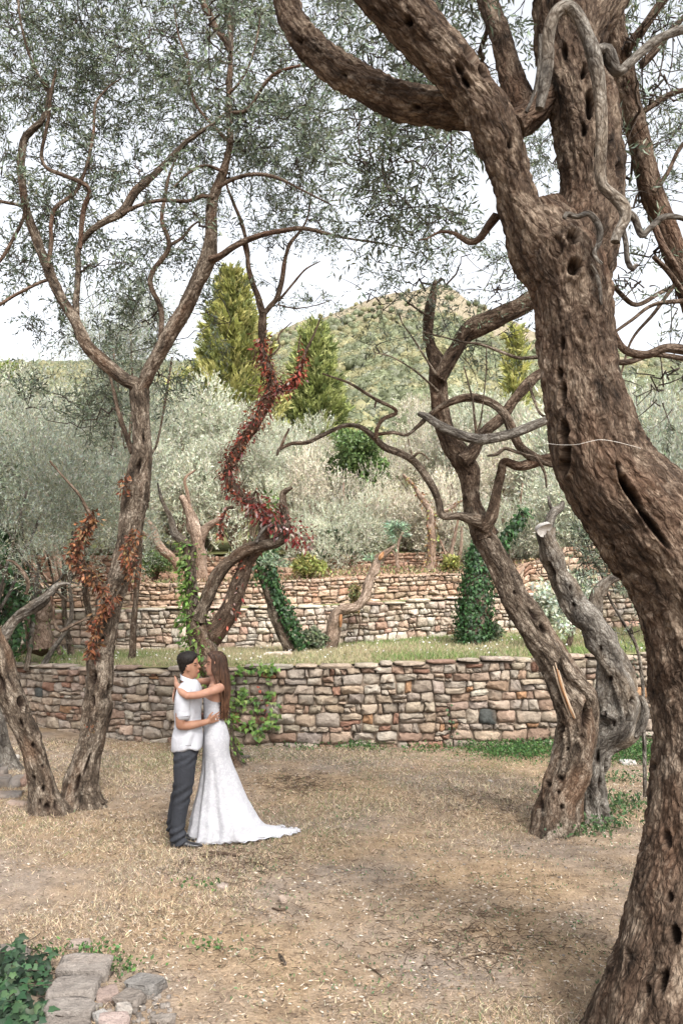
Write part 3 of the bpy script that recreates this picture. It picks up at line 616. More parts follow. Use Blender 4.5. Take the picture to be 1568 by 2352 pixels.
w = Acc(); 0 and wood(w, tr([(1278, 1535, 6, 8.16), (1286, 1560, 26, 8.16), (1298, 1590, 34, 8.155), (1312, 1622, 28, 8.16), (1324, 1650, 8, 8.2)], 8), step=.02, sides=24, flute=.3, knob=.15)
for dx, dv, w0 in ((-5, 0, 4), (-1, -8, 5), (3, 6, 5), (7, 10, 5), (11, 22, 4), (15, 40, 4)):
    w = Acc(); wood(w, tr([(1275+dx, 1530+dv, 3), (1282+dx, 1556+dv, w0), (1292+dx, 1588+dv, w0+1), (1304+dx*1.1, 1620+dv, w0), (1314+dx*1.2, 1645+dv*.8, 2)], 8.135+abs(dx-6)*.0025), step=.02, sides=9, flute=.35, knob=.25); w.build('wood_splinter', M_WOOD_ORANGE if dx in (3, 11) else M_WOOD_SPLIT, rA)
limb(rA, 'trunk_strand', M_BARK, tr([(1322, 1885, 30), (1325, 1820, 28), (1340, 1750, 26), (1354, 1690, 26), (1360, 1640, 28), (1350, 1600, 32), (1330, 1575, 30), (1306, 1545, 24), (1290, 1510, 10)], 8.35, 8.15), None, step=.02, sides=40, flute=.3, knob=.1, flare=.15)
LA = [([(1062, 775, 34), (1050, 800, 36), (1030, 830, 38), (1008, 870, 34)][::-1]+[(1088, 752, 42), (1134, 732, 44), (1184, 712, 44), (1216, 690, 40), (1270, 650, 34), (1330, 600, 24), (1370, 540, 14), (1390, 470, 5)], 8.35, 8.1),
      ([(1104, 1215, 32), (1128, 1184, 30), (1139, 1134, 23), (1150, 1085, 21), (1158, 1060, 20), (1194, 1071, 22), (1249, 1056, 20), (1330, 1030, 18), (1400, 1012, 9), (1440, 985, 3)], 8.3, 8.1),
      ([(1060, 1060, 34), (1082, 1040, 30), (1109, 996, 23), (1154, 956, 24), (1179, 919, 22), (1214, 879, 24), (1244, 856, 22), (1310, 820, 18), (1370, 792, 9), (1400, 775, 3)], 8.3, 8.5),
      ([(960, 950, 10), (980, 958, 18), (1004, 975, 20), (1034, 990, 22), (1094, 1009, 23), (1164, 999, 21), (1214, 981, 20), (1262, 962, 18), (1340, 930, 12), (1400, 905, 4)], 8.05, 7.9),
      ([(846, 1000, 4), (864, 998, 7), (904, 994, 8), (934, 999, 7), (959, 979, 9), (999, 944, 12), (1044, 920, 17), (1084, 914, 18), (1129, 926, 20), (1159, 954, 21), (1176, 990, 21), (1196, 1029, 21), (1236, 1056, 22), (1300, 1070, 17), (1360, 1082, 9), (1420, 1078, 3)], 8.0, 8.2),
      ([(1095, 1196, 30), (1084, 1194, 26), (1054, 1185, 19), (1016, 1184, 17), (1005, 1146, 16), (984, 1104, 18), (954, 1064, 17), (919, 1041, 16), (884, 1028, 15), (859, 1004, 14), (834, 984, 12), (812, 977, 11), (784, 979, 10), (740, 1000, 9), (705, 1016, 9), (670, 1019, 8), (645, 1030, 8)], 8.25, 7.8),
      ([(862, 1006, 12), (866, 984, 11), (880, 963, 10), (908, 950, 10), (906, 940, 9), (893, 932, 8), (864, 918, 8), (834, 899, 7), (804, 881, 6), (784, 873, 5), (740, 858, 4)], 7.95, 7.8),
      ([(645, 1028, 7), (652, 1010, 6), (664, 984, 5)], 7.8, 7.8), ([(648, 1026, 8), (640, 1035, 8), (636, 1046, 5)], 7.8, 7.8),
      ([(864, 918, 6), (860, 936, 4)], 7.9, 7.9), ([(940, 1052, 6), (950, 1048, 7), (962, 1040, 4), (975, 1046, 4), (984, 1056, 3)], 8, 7.9),
      ([(1118, 1047, 4), (1140, 1043, 8), (1160, 1030, 8), (1190, 1040, 8), (1225, 1048, 6)], 8.0, 8.0),
      ([(1094, 1003, 7), (1089, 960, 6), (1085, 920, 5), (1075, 880, 4), (1064, 840, 3)], 8, 8), ([(1094, 1003, 6), (1104, 960, 4), (1110, 910, 3.5), (1116, 850, 3), (1116, 790, 2.5)], 8, 8),
      ([(1005, 900, 8), (985, 880, 5), (950, 850, 4), (900, 820, 3), (860, 810, 2)], 8.1, 7.8), ([(1000, 860, 7), (975, 820, 5), (950, 780, 4), (925, 745, 3), (915, 720, 2)], 8.1, 7.9),
      ([(1235, 820, 9), (1190, 822, 8), (1150, 808, 7), (1100, 790, 6), (1064, 786, 5), (1020, 775, 4), (970, 762, 3)], 7.6, 7.6), ([(990, 730, 8), (965, 715, 5), (930, 690, 4), (905, 668, 3)], 8.2, 8.),
      ([(1214, 879, 7), (1225, 915, 7), (1240, 950, 6), (1262, 960, 6)], 8.2, 8.2), ([(1230, 1050, 7), (1250, 1085, 6), (1254, 1120, 4)], 8, 8)]
for i, (d, a, b) in enumerate(LA):
    big = d[len(d)//2][2] > 12 or i < 6
    limb(rA, 'limb' if big else 'branch', M_BARK_BIG if i in (0, 1, 2) else M_BARK_GREY if i == 3 else M_BARK, tr(d, a, b), nb, step=.02, sides=36 if big else 10, flute=.14, knob=.06)
NA = np.concatenate(nb)

# --- tree B behind it, sawn off
nb = []
TB = tr([(1368, 1890, 66), (1366, 1868, 58), (1364, 1818, 52), (1367, 1768, 50), (1380, 1718, 56), (1412, 1676, 84), (1424, 1640, 98), (1420, 1595, 94), (1414, 1560, 80), (1396, 1509, 66), (1354, 1434, 60), (1316, 1384, 54), (1288, 1334, 48), (1270, 1284, 48), (1257, 1245, 48), (1250, 1218, 50)], 8.7, 8.8)
rB = root('olive_tree', 'grey sawn-off olive trunk with a pale cut top behind the split tree', 'tree', start(TB))
limb(rB, 'trunk', M_BARK_GREY, TB, nb, step=.02, sides=80, flute=.22, knob=.16, plates=.006, flare=.25,
     holes=[(1266, 1310, 6, 22, .05, -20), (1310, 1350, 5, 8, .04), (1316, 1390, 6, 8, .04), (1378, 1490, 5, 8, .04), (1400, 1560, 6, 9, .04), (1386, 1640, 6, 9, .05), (1408, 1660, 5, 12, .05), (1440, 1650, 5, 10, .05), (1450, 1610, 6, 10, .05), (1370, 1740, 6, 18, .05), (1390, 1760, 4, 24, .05), (1376, 1800, 4, 20, .04)])
w = Acc(); c = P(1247, 1216, 8.68); th = np.linspace(0, 2*np.pi, 21)[:-1]; rr = .082*(1+.12*np.sin(3*th+1))
ax1 = nz(np.array([.85, 0, .5])); ax2 = nz(np.array([-.35, -.55, .75])); ax2 = nz(ax2-ax1*np.dot(ax1, ax2)); nn_ = np.cross(ax1, ax2); nn_ = nn_*(1 if nn_[1] < 0 else -1)
# the sloping saw cut: a thin pale disc facing up and towards the camera
V = np.concatenate([c+rr[:, None]*(np.cos(th)[:, None]*ax1+np.sin(th)[:, None]*.8*ax2)+nn_*.02, c+rr[:, None]*(np.cos(th)[:, None]*ax1+np.sin(th)[:, None]*.85*ax2)-nn_*.03, [c+nn_*.022]])
j = np.arange(20); w.add(V, [grid_faces(2, 20), np.stack([j, (j+1) % 20, np.full(20, 40)], 1)], bco=V*3, hol=0.); w.build('sawn_face', M_WOOD_PALE, rB)
for d, a, b, m in (([(1362, 1430, 30), (1364, 1405, 30), (1368, 1374, 29), (1385, 1344, 27), (1404, 1330, 22), (1425, 1322, 18)], 8.8, 8.7, M_BARK_GREY),
                ([(1256, 1215, 22), (1264, 1190, 20), (1272, 1176, 18), (1286, 1166, 14), (1292, 1152, 8)], 8.85, 8.9, M_BARK_GREY), ([(1272, 1176, 10), (1262, 1160, 8), (1258, 1140, 5)], 8.9, 8.9, M_BARK_GREY),
                ([(1455, 1690, 20), (1474, 1660, 22), (1480, 1630, 18), (1470, 1600, 14)], 8.65, 8.6, M_BARK_GREY)):
    limb(rB, 'limb', m, tr(d, a, b), nb, step=.02, sides=24, flute=.15, knob=.1)
NB = np.concatenate(nb)
TS = tr([(1480, 1830, 9), (1478, 1700, 9), (1474, 1564, 8), (1460, 1484, 8), (1430, 1429, 7), (1396, 1369, 6), (1380, 1320, 5), (1360, 1280, 4), (1340, 1230, 3)], 9.0, 9.1)
rS = root('olive_sapling', 'thin pale olive shoot with grey leaves beside the sawn-off trunk', 'sapling', start(TS))
limb(rS, 'stem', M_BARK_GREY, TS, None, step=.05, sides=8); NS = crom(TS, .1)

# --- left tree C
nb = []; dC = 9.25
TC = tr([(186, 1870, 108), (186, 1838, 84), (187, 1793, 72), (200, 1743, 62), (213, 1693, 60), (223, 1643, 60), (230, 1593, 62), (232, 1550, 58), (232, 1509, 56), (241, 1459, 50), (252, 1384, 52), (271, 1334, 50), (287, 1284, 50), (297, 1234, 50), (305, 1184, 53), (314, 1134, 55), (322, 1084, 50), (329, 1034, 41), (326, 984, 39), (322, 934, 40), (320, 900, 46), (322, 875, 36)], dC)
rC = root('olive_tree', 'tall forked olive tree left of the couple, trunk draped in brown dead creeper', 'tree', start(TC))
limb(rC, 'trunk', M_BARK, TC, nb, step=.016, sides=100, flute=.16, knob=.06, plates=.005, flare=.75,
     holes=[(242, 1415, 9, 20, .06, 5), (214, 1560, 8, 22, .06, 10), (252, 1590, 6, 24, .05), (318, 1075, 6, 20, .06, 10), (300, 1140, 4, 9, .04), (330, 1010, 4, 16, .04), (320, 890, 4, 8, .04), (178, 1800, 5, 28, .05, 15), (200, 1760, 4, 30, .05, 18), (214, 1610, 5, 14, .04), (236, 1470, 5, 8, .04)])
for d in ([(170, 1815, 22), (150, 1835, 16), (146, 1850, 8)], [(205, 1815, 22), (222, 1838, 16), (240, 1846, 8)], [(188, 1820, 22), (190, 1848, 18), (196, 1858, 8)]):
    limb(rC, 'root', M_BARK, tr(d, 9.2, 9.15), None, step=.03, sides=16, flute=.2, knob=.1)
LC = [([(324, 890, 34), (310, 882, 32), (290, 874, 30), (264, 854, 30), (230, 824, 30), (200, 794, 29), (174, 740, 28), (142, 685, 26), (112, 620, 24), (90, 565, 22), (70, 510, 20), (58, 465, 18), (50, 400, 17), (55, 325, 16), (78, 295, 15), (100, 272, 12), (114, 215, 10), (96, 185, 8), (78, 150, 7), (60, 100, 6), (45, 30, 5), (40, -60, 4)], 9.25, 8.6),
      ([(318, 905, 36), (332, 878, 30), (345, 848, 31), (368, 809, 33), (392, 765, 34), (425, 710, 34), (452, 650, 34), (475, 600, 35), (485, 540, 29), (486, 480, 26), (495, 440, 22), (515, 390, 19), (528, 325, 16), (526, 225, 14), (530, 125, 12), (528, 50, 11), (515, -10, 9), (500, -120, 6)], 9.25, 8.8),
      ([(174, 745, 20), (176, 690, 15), (180, 625, 14), (180, 575, 13), (200, 540, 13), (230, 515, 15), (280, 487, 18), (312, 440, 18), (350, 405, 16), (400, 355, 14), (435, 320, 11), (480, 290, 8), (530, 250, 6)], 9.1, 8.8),
      ([(184, 570, 10), (190, 500, 12), (196, 470, 11), (206, 445, 11), (200, 428, 10), (176, 414, 9), (140, 400, 9), (108, 386, 9), (96, 360, 8), (102, 320, 8), (112, 270, 8), (118, 215, 7), (130, 160, 5)], 9., 8.5),
      ([(112, 615, 10), (118, 560, 9), (118, 510, 9), (130, 475, 9), (165, 450, 9), (182, 425, 9), (200, 380, 8), (215, 310, 7), (220, 240, 6), (250, 200, 4), (280, 180, 3)], 8.9, 9.3),
      ([(484, 596, 20), (505, 588, 16), (550, 560, 14), (600, 540, 12), (650, 530, 11), (700, 525, 9), (784, 545, 6), (870, 558, 4), (930, 570, 2.5)], 8.9, 8.4),
      ([(370, 800, 16), (370, 770, 13), (370, 710, 12), (348, 662, 12), (350, 625, 11), (388, 567, 11), (372, 505, 9), (380, 450, 8), (390, 400, 6), (420, 330, 4)], 9.3, 9.6),
      ([(392, 562, 8), (420, 545, 7), (440, 520, 5), (470, 500, 3)], 9.5, 9.6), ([(280, 490, 9), (325, 470, 8), (372, 460, 8), (430, 462, 8), (465, 450, 10), (490, 455, 10)], 8.9, 8.9),
      ([(468, 10, 14), (482, 35, 15), (495, 62, 15), (518, 95, 14), (528, 120, 12)][::-1]+[(460, -60, 10)], 8.8, 8.7), ([(525, 215, 7), (550, 190, 6), (572, 150, 5), (590, 90, 4), (600, 20, 3)], 8.8, 8.6),
      ([(530, 330, 8), (500, 300, 7), (450, 240, 6), (435, 180, 8), (430, 130, 6), (410, 80, 4), (400, 10, 3)], 8.85, 9.2), ([(500, 430, 10), (540, 410, 9), (590, 400, 8), (640, 410, 7), (700, 440, 5), (760, 470, 3)], 8.85, 8.5),
      ([(530, 260, 8), (570, 250, 8), (610, 190, 8), (640, 165, 7), (690, 150, 6)], 8.7, 8.3), ([(120, 640, 8), (90, 650, 7), (35, 678, 7), (0, 700, 7), (-60, 740, 6)], 9., 8.8),
      ([(60, 480, 8), (40, 470, 7), (0, 462, 7), (-60, 440, 6)], 8.9, 8.7), ([(-60, 660, 9), (0, 600, 8), (30, 550, 8), (55, 500, 8), (60, 465, 8)], 8.8, 8.8),
      ([(560, 560, 8), (570, 600, 8), (575, 640, 6)], 8.8, 8.9), ([(515, 395, 9), (470, 380, 7), (430, 400, 6), (400, 430, 4)], 8.9, 8.7),
      ([(305, 1040, 14), (290, 1000, 12), (272, 945, 10), (262, 900, 8), (255, 870, 5)], 9.5, 9.9)]
for i, (d, a, b) in enumerate(LC):
    big = i < 3
    limb(rC, 'limb' if d[len(d)//2][2] > 8 else 'branch', M_BARK if big else M_BARK_DK, tr(d, a, b), nb, step=.02 if big else .035, sides=44 if big else 14, flute=.12, knob=.05, plates=.004 if big else 0)
vC = tr([(258, 1362, 26), (240, 1349, 20), (215, 1330, 18), (195, 1304, 16), (170, 1284, 16), (182, 1250, 15), (198, 1214, 15), (214, 1194, 11), (200, 1169, 8), (180, 1134, 6), (145, 1094, 5), (115, 1059, 4)], 9.2, 9.0)
limb(rC, 'creeper_stem', M_BARK_DK, vC, nb, step=.025, sides=20, flute=.15, knob=.12)
NC = np.concatenate(nb)

# --- leaning tree D on the left edge
nb = []
TD = tr([(116, 1895, 100), (110, 1865, 80), (101, 1818, 60), (91, 1768, 53), (76, 1718, 53), (56, 1668, 54), (32, 1618, 54), (12, 1568, 56), (-4, 1500, 56), (-30, 1440, 52), (-70, 1370, 48), (-120, 1280, 44), (-150, 1150, 40), (-160, 1000, 34), (-140, 850, 28)], 8.95, 8.7)
rD = root('olive_tree', 'leaning pitted olive trunk cut off by the left edge of the photograph', 'tree', start(TD))
limb(rD, 'trunk', M_BARK, TD, nb, step=.016, sides=90, flute=.13, knob=.06, plates=.005, flare=.65,
     holes=[(100, 1813, 6, 8, .05), (109, 1855, 7, 10, .06), (79, 1788, 4, 6, .04), (77, 1712, 6, 9, .05), (103, 1712, 6, 22, .05, -15), (50, 1662, 5, 13, .05, -15), (48, 1614, 7, 18, .06, -20), (62, 1632, 4, 12, .04), (5, 1572, 8, 26, .06, -10), (40, 1704, 4, 5, .03), (130, 1850, 6, 12, .05), (92, 1845, 4, 8, .04), (100, 1760, 4, 5, .03)])
limb(rD, 'dead_limb', M_BARK_GREY, tr([(-30, 1530, 30), (-6, 1490, 30), (10, 1455, 27), (44, 1414, 23), (84, 1389, 24), (112, 1366, 21), (130, 1346, 13), (146, 1340, 8), (162, 1342, 4)], 8.9, 8.7), nb, step=.02, sides=28, flute=.25, knob=.1)
limb(rD, 'branch', M_BARK_DK, tr([(118, 1370, 7), (124, 1400, 6), (126, 1430, 7), (140, 1449, 8), (170, 1434, 7), (206, 1418, 5)], 8.7, 8.9), nb, step=.03, sides=10, knob=.1)
limb(rD, 'branch', M_BARK_DK, tr([(14, 1287, 4), (30, 1290, 7), (52, 1312, 9), (66, 1340, 8), (60, 1365, 6)], 8.9, 8.9), nb, step=.03, sides=10, knob=.1)
ND = np.concatenate(nb)
TD2 = tr([(26, 1775, 40), (14, 1730, 30), (4, 1680, 26), (-14, 1620, 26), (-40, 1540, 24), (-70, 1400, 20)], 11.3, 11.2)
rD2 = root('olive_tree', 'slim grey olive trunk at the left edge close to the wall', 'tree', start(TD2))
limb(rD2, 'trunk', M_BARK_GREY, TD2, None, step=.03, sides=40, flute=.15, knob=.08, flare=.5)

# --- middle tree E rising behind the couple
nb = []; dE = 11.3
TE = tr([(545, 1775, 52), (536, 1745, 34), (526, 1700, 28), (518, 1650, 30), (506, 1600, 36), (490, 1550, 44), (474, 1510, 54), (462, 1475, 56), (455, 1440, 46), (444, 1410, 38), (440, 1370, 28), (440, 1334, 25), (436, 1290, 27), (436, 1256, 25)], dE)
rE = root('olive_tree', 'crooked olive tree behind the couple, clad in red autumn creeper up its zigzag stem', 'tree', start(TE))
limb(rE, 'trunk', M_BARK, TE, nb, step=.022, sides=60, flute=.17, knob=.09, flare=.4, holes=[(462, 1430, 5, 10, .05), (478, 1436, 4, 9, .04)])
LE = [([(440, 1270, 14), (422, 1245, 20), (402, 1226, 18), (392, 1190, 12), (380, 1165, 9), (371, 1144, 8), (362, 1109, 4)], 11.3, 11.3, M_BARK_GREY),
      ([(456, 1425, 34), (466, 1398, 29), (480, 1364, 27), (500, 1319, 27), (535, 1284, 25), (575, 1259, 23), (625, 1249, 22), (648, 1236, 23), (656, 1212, 22), (654, 1180, 18), (650, 1140, 16), (656, 1128, 13), (671, 1120, 6)], 11.25, 11.0, M_BARK),
      ([(470, 1490, 44), (486, 1462, 45), (506, 1434, 42), (531, 1394, 39), (551, 1334, 34), (572, 1284, 30), (600, 1246, 28), (608, 1210, 25), (602, 1182, 24), (575, 1154, 24), (537, 1126, 24), (522, 1089, 23), (535, 1057, 22), (556, 1014, 22), (585, 974, 23), (611, 924, 25), (626, 884, 27), (616, 850, 22), (604, 820, 18), (602, 770, 18), (604, 712, 18)], 11.35, 11.1, M_BARK_DK),
      ([(605, 720, 16), (592, 680, 13), (580, 650, 12), (570, 610, 11), (569, 575, 10), (560, 530, 9), (550, 500, 8), (534, 460, 7), (520, 420, 5), (515, 350, 4)], 11.1, 10.9, M_BARK_DK),
      ([(603, 725, 14), (620, 704, 12), (636, 684, 11), (648, 640, 10), (654, 600, 9), (666, 560, 8), (686, 535, 6), (706, 500, 4), (715, 440, 3)], 11.1, 11.0, M_BARK_DK),
      ([(622, 900, 18), (645, 893, 16), (668, 884, 14), (682, 865, 12), (692, 846, 9), (700, 812, 7), (718, 775, 5), (736, 730, 3)], 11.15, 11.1, M_BARK_DK),
      ([(655, 1225, 12), (640, 1210, 12), (615, 1210, 10), (598, 1225, 8), (588, 1245, 6)], 11.1, 11., M_BARK_GREY),
      ([(640, 690, 6), (670, 655, 5), (700, 620, 4), (735, 600, 2)], 11., 10.9, M_BARK_DK), ([(636, 700, 4), (680, 708, 3), (730, 700, 2.5), (762, 688, 1.5)], 11, 10.9, M_BARK_DK),
      ([(690, 850, 4), (686, 800, 3.5), (690, 770, 2)], 11.1, 11.1, M_BARK_DK), ([(604, 830, 5), (640, 800, 4), (640, 770, 3), (670, 740, 2)], 11.1, 11.1, M_BARK_DK),
      ([(535, 1165, 8), (520, 1170, 6), (508, 1200, 6), (505, 1240, 4)], 11.1, 11.1, M_BARK_DK), ([(575, 1155, 6), (590, 1130, 5), (600, 1200, 4)], 11.1, 11.1, M_BARK_DK)]
for i, (d, a, b, m) in enumerate(LE):
    big = i in (1, 2); limb(rE, 'limb' if i < 6 else 'branch', m, tr(d, a, b), nb, step=.025, sides=36 if big else 14, flute=.16, knob=.1)
NE = np.concatenate(nb)

# --- broken tree F on the terrace
dF_ = 16.4
TF = tr([(756, 1500, 42), (757, 1484, 34), (764, 1455, 32), (770, 1425, 33), (776, 1408, 28), (799, 1399, 26), (829, 1386, 22), (842, 1358, 21), (850, 1330, 21), (860, 1304, 20), (872, 1282, 18), (892, 1266, 13), (910, 1250, 8)], dF_)
rF = root('olive_tree', 'broken stub of an olive tree with a bent arm in front of the second wall', 'tree', start(TF, 1.3))
limb(rF, 'trunk', M_BARK_FAR, TF, None, step=.03, sides=36, flute=.18, knob=.12)
w = Acc(); w2_ = Acc(); wood(w, tr([(781, 1440, 4, 16.28), (782, 1425, 8, 16.26), (783, 1412, 6, 16.28)], 16.2), step=.03, sides=12, flute=.3, knob=.2); wood(w2_, tr([(870, 1285, 5, 16.3), (875, 1278, 11, 16.3), (880, 1268, 5, 16.3)], 16.3), step=.03, sides=12, flute=.3, knob=.2)
w.build('broken_wood', M_WOOD_ORANGE, rF, True); w2_.build('broken_wood', M_WOOD_ORANGE, rF, True)
NF = crom(TF, .1)

# ------------------------------------------------------------------ crowns: density of leaves over the top of the picture
DM = [(-360, '443444433333'), (-200, '665555543333'), (-100, '776667643234'),
      (0, '795666360113'), (100, '897666653013'), (200, '775788660012'), (300, '663699770112'), (400, '643567680012'), (500, '544334363112'), (600, '435122345103')
      , (700, '246110124002'), (800, '165000001003'), (900, '260000000002')]
blC, bl1, bl0, blA, blE = [], [], [], [], []
for v0, row in DM:
    for ci, ch in enumerate(row):
        d = int(ch)
        if d == 0: continue
        k = max(1, round(d/1.6)) if v0 >= -10 else max(1, round(d/3))
        for q in range(k):
            u = (ci+RS.rand())*130; v = v0+RS.rand()*(100 if v0 > -150 else 160); nl = int(d*152/k)
            if ci <= 5:
                dp = RS.uniform(8.5, 11.) if v < 600 else RS.uniform(9.7, 11.5)
                if ci >= 4 and 430 < v < 700: blE.append((P(u, v, 11.1), .45, int(nl*1.0)))
                else: blC.append((P(u, v, dp), RS.uniform(.35, .6), int(nl*(1.1 if v0 >= 0 else .55))))
            elif ci <= 8:
                if v > 560: blA.append((P(u, v, RS.uniform(7.9, 8.8)), .4, int(nl*.7)))
                else: bl1.append((P(u, v, RS.uniform(6.2, 8.2)), RS.uniform(.3, .5), int(nl*.85)))
            else:
                (bl1 if v < 60 and ci < 11 else bl0).append((P(u, v, RS.uniform(5.0, 6.4)), RS.uniform(.28, .45), int(nl*.42)))
# the canopy goes on overhead and out of frame
for i in range(26):
    bl1.append((np.array([RS.uniform(-1.5, 3.2), RS.uniform(2.6, 6.5), RS.uniform(5.6, 7.4)]), .6, 420))
for i in range(26):
    blC.append((np.array([RS.uniform(-6.5, -1.5), RS.uniform(7, 11.5), RS.uniform(8.2, 10.2)]), .7, 420))
    if i < 22: blA.append((np.array([RS.uniform(2., 5.5), RS.uniform(7.5, 10), RS.uniform(6.4, 8.2)]), .7, 420))
def do_crown(rt, nodes, bl, tint, **kw):
    lf, tw = Acc(), Acc(); crown(lf, tw, nodes, bl, tint=tint, **kw)
    if lf.n: tag(lf.build('foliage', M_OLIVE, rt), kind='stuff')
    if tw.n: tag(tw.build('twigs', M_TWIG, rt, True), kind='stuff')
do_crown(rC, NC, blC, t_olive, ll=.072, lw=.018, nl=14)
do_crown(r1, N1, bl1, t_olive, ll=.066, lw=.017, droop=.35, nl=14)
do_crown(r0, N0, bl0, t_olive, ll=.055, lw=.012, droop=.2)
do_crown(rA, NA, blA, t_olive, ll=.055, lw=.013, droop=.25)
do_crown(rE, NE, blE, t_olive, ll=.06, lw=.014)
do_crown(rS, NS, [(P(1350, 1250, 9.1), .35, 500), (P(1400, 1340, 9.1), .35, 380), (P(1330, 1300, 9.1), .3, 300), (P(1450, 1440, 9), .25, 120)], t_olive, ll=.07, lw=.016)
do_crown(rF, NF, [(P(912, 1222, dF_), .2, 700), (P(850, 1290, dF_), .12, 150)], lambda n: tints(n, [[.25, .33, .24], [.18, .26, .17]], .2), ll=.09, lw=.018, tl=(.1, .25), up=.8, conn=False)
do_crown(rD, ND, [(P(-100+RS.rand()*60, 850+RS.rand()*300, 8.7), .5, 500) for _ in range(4)], t_olive, ll=.06, lw=.014)

# dead creeper leaves on C, red creeper leaves on E
def clad(rt, Q, name, tint, n, spread, L, mat=M_DRY, hang=.6, lim=(0, 1), side=None):
    a = Acc(); K = len(Q); i = RS.randint(int(lim[0]*K), max(1, int(lim[1]*K)), n); d = rdir(n); d[:, 1] = -np.abs(d[:, 1])*.8
    if side is not None: d[:, 0] = side*np.abs(d[:, 0])
    pos = Q[i, :3]+d*(Q[i, 3]*RS.uniform(.9, 1.25, n)+RS.rand(n)**2*spread)[:, None]+np.random.RandomState(3).randn(n, 3)*.01
    dr = nz(d*.6+rdir(n)*.5+np.array([0, 0, -hang]))
    if name == 'ivy_leaves': cards(a, pos+d*.02, nz(np.array([0, 0, -1.])+rdir(n)*.55), d+rdir(n)*.35, L*RS.uniform(.6, 1.2, n), L*.9*RS.uniform(.7, 1.1, n), 'ivy', tint(n)); return tag(a.build(name, mat, rt), kind='stuff')
    cards(a, pos, dr, rdir(n)*.6+d, L*RS.uniform(.5, 1.6, n), L*.5*RS.uniform(.5, 1.2, n), 'chip' if name != 'ivy_leaves' else 'ivy', tint(n))
    return tag(a.build(name, mat, rt), kind='stuff')
t_dead = lambda n: tints(n, [[.17, .065, .035], [.23, .10, .05], [.10, .045, .028], [.30, .16, .09]], .25, .1)
t_red = lambda n: tints(n, [[.36, .085, .055], [.25, .06, .05], [.44, .15, .09], [.48, .32, .26], [.15, .07, .055], [.38, .12, .08]], .25, .1)
t_gr = lambda n: tints(n, [[.12, .22, .04], [.17, .29, .06], [.08, .16, .035], [.23, .32, .09]], .22, .08)
t_ivy = lambda n: tints(n, [[.025, .065, .02], [.04, .10, .03], [.06, .13, .045], [.02, .045, .018]], .25, .08)
Qv = crom(vC, .02); clad(rC, Qv, 'dead_creeper_leaves', t_dead, 620, .07, .055, lim=(0, .62))
QC = crom(TC, .02)
Ql = crom(tr([(262, 1370, 10), (240, 1400, 14), (222, 1440, 14), (214, 1480, 10), (210, 1510, 6)], 9.05), .02); clad(rC, Ql, 'dead_creeper_leaves', t_dead, 330, .06, .055)
clad(rC, crom(tr([(286, 1140, 6), (285, 1110, 6), (290, 1090, 5)], 9.05), .02), 'dead_creeper_leaves', t_dead, 70, .04, .05)
clad(rC, crom(tr([(300, 1330, 20), (300, 1300, 24), (296, 1260, 18), (315, 1220, 8)], 9.02), .02), 'dead_creeper_leaves', t_dead, 260, .06, .05)
clad(rC, crom(tr([(206, 1680, 8), (208, 1670, 8), (210, 1660, 8)], 9.0), .02), 'dead_creeper_leaves', t_dead, 16, .02, .04)
Qe = crom(tr([d for d in LE[2][0]], 11.35, 11.1), .02); i0, i1 = .25, .93
clad(rE, Qe, 'red_creeper_leaves', t_red, 1200, .08, .06, lim=(.40, .93)); clad(rE, Qe, 'red_creeper_leaves', t_red, 160, .05, .06, lim=(.1, .42))
clad(rE, crom(tr(LE[5][0], 11.15, 11.1), .02), 'red_creeper_leaves', t_red, 330, .09, .06, lim=(.1, .6))
clad(rE, crom(tr([(580, 1160, 30), (620, 1180, 40), (660, 1215, 44), (695, 1235, 34), (712, 1245, 16)], 11.1), .02), 'red_creeper_leaves', lambda n: tints(n, [[.27, .06, .05], [.34, .15, .13], [.24, .05, .045], [.45, .36, .33]], .25), 460, .11, .065)
clad(rE, crom(tr([(520, 1175, 8), (512, 1200, 8), (506, 1235, 6)], 11.1), .02), 'red_creeper_leaves', t_red, 90, .05, .06)
clad(rE, crom(TE, .02), 'green_creeper_leaves', t_gr, 520, .12, .075, M_LEAF, lim=(.45, 1), side=-1); clad(rE, crom(TE, .02), 'green_creeper_leaves', t_gr, 220, .1, .07, M_LEAF, lim=(.5, 1))
clad(rE, crom(TE, .02), 'green_creeper_leaves', t_gr, 260, .14, .085, M_LEAF, lim=(.12, .4))
clad(rE, crom(tr([(624, 1190, 10), (630, 1160, 12), (620, 1150, 8)], 11.3), .02), 'green_creeper_leaves', t_gr, 110, .15, .07, M_LEAF)
# fine dead stems of the red creeper
a = Acc(); n = 220; K = len(Qe); i = (K*RS.uniform(.4, .92, n)).astype(int); st = Qe[i, :3]+rdir(n)*.12
e = st+rdir(n)*np.array([.22, .1, .3]); t = np.linspace(0, 1, 6)[None, :, None]; m = (st+e)/2+rdir(n)*.12
thin(a, (1-t)**2*st[:, None]+2*t*(1-t)*m[:, None]+t*t*e[:, None], np.full((n, 6), .004)); tag(a.build('creeper_stems', M_BARK_FAR, rE, True), kind='stuff')
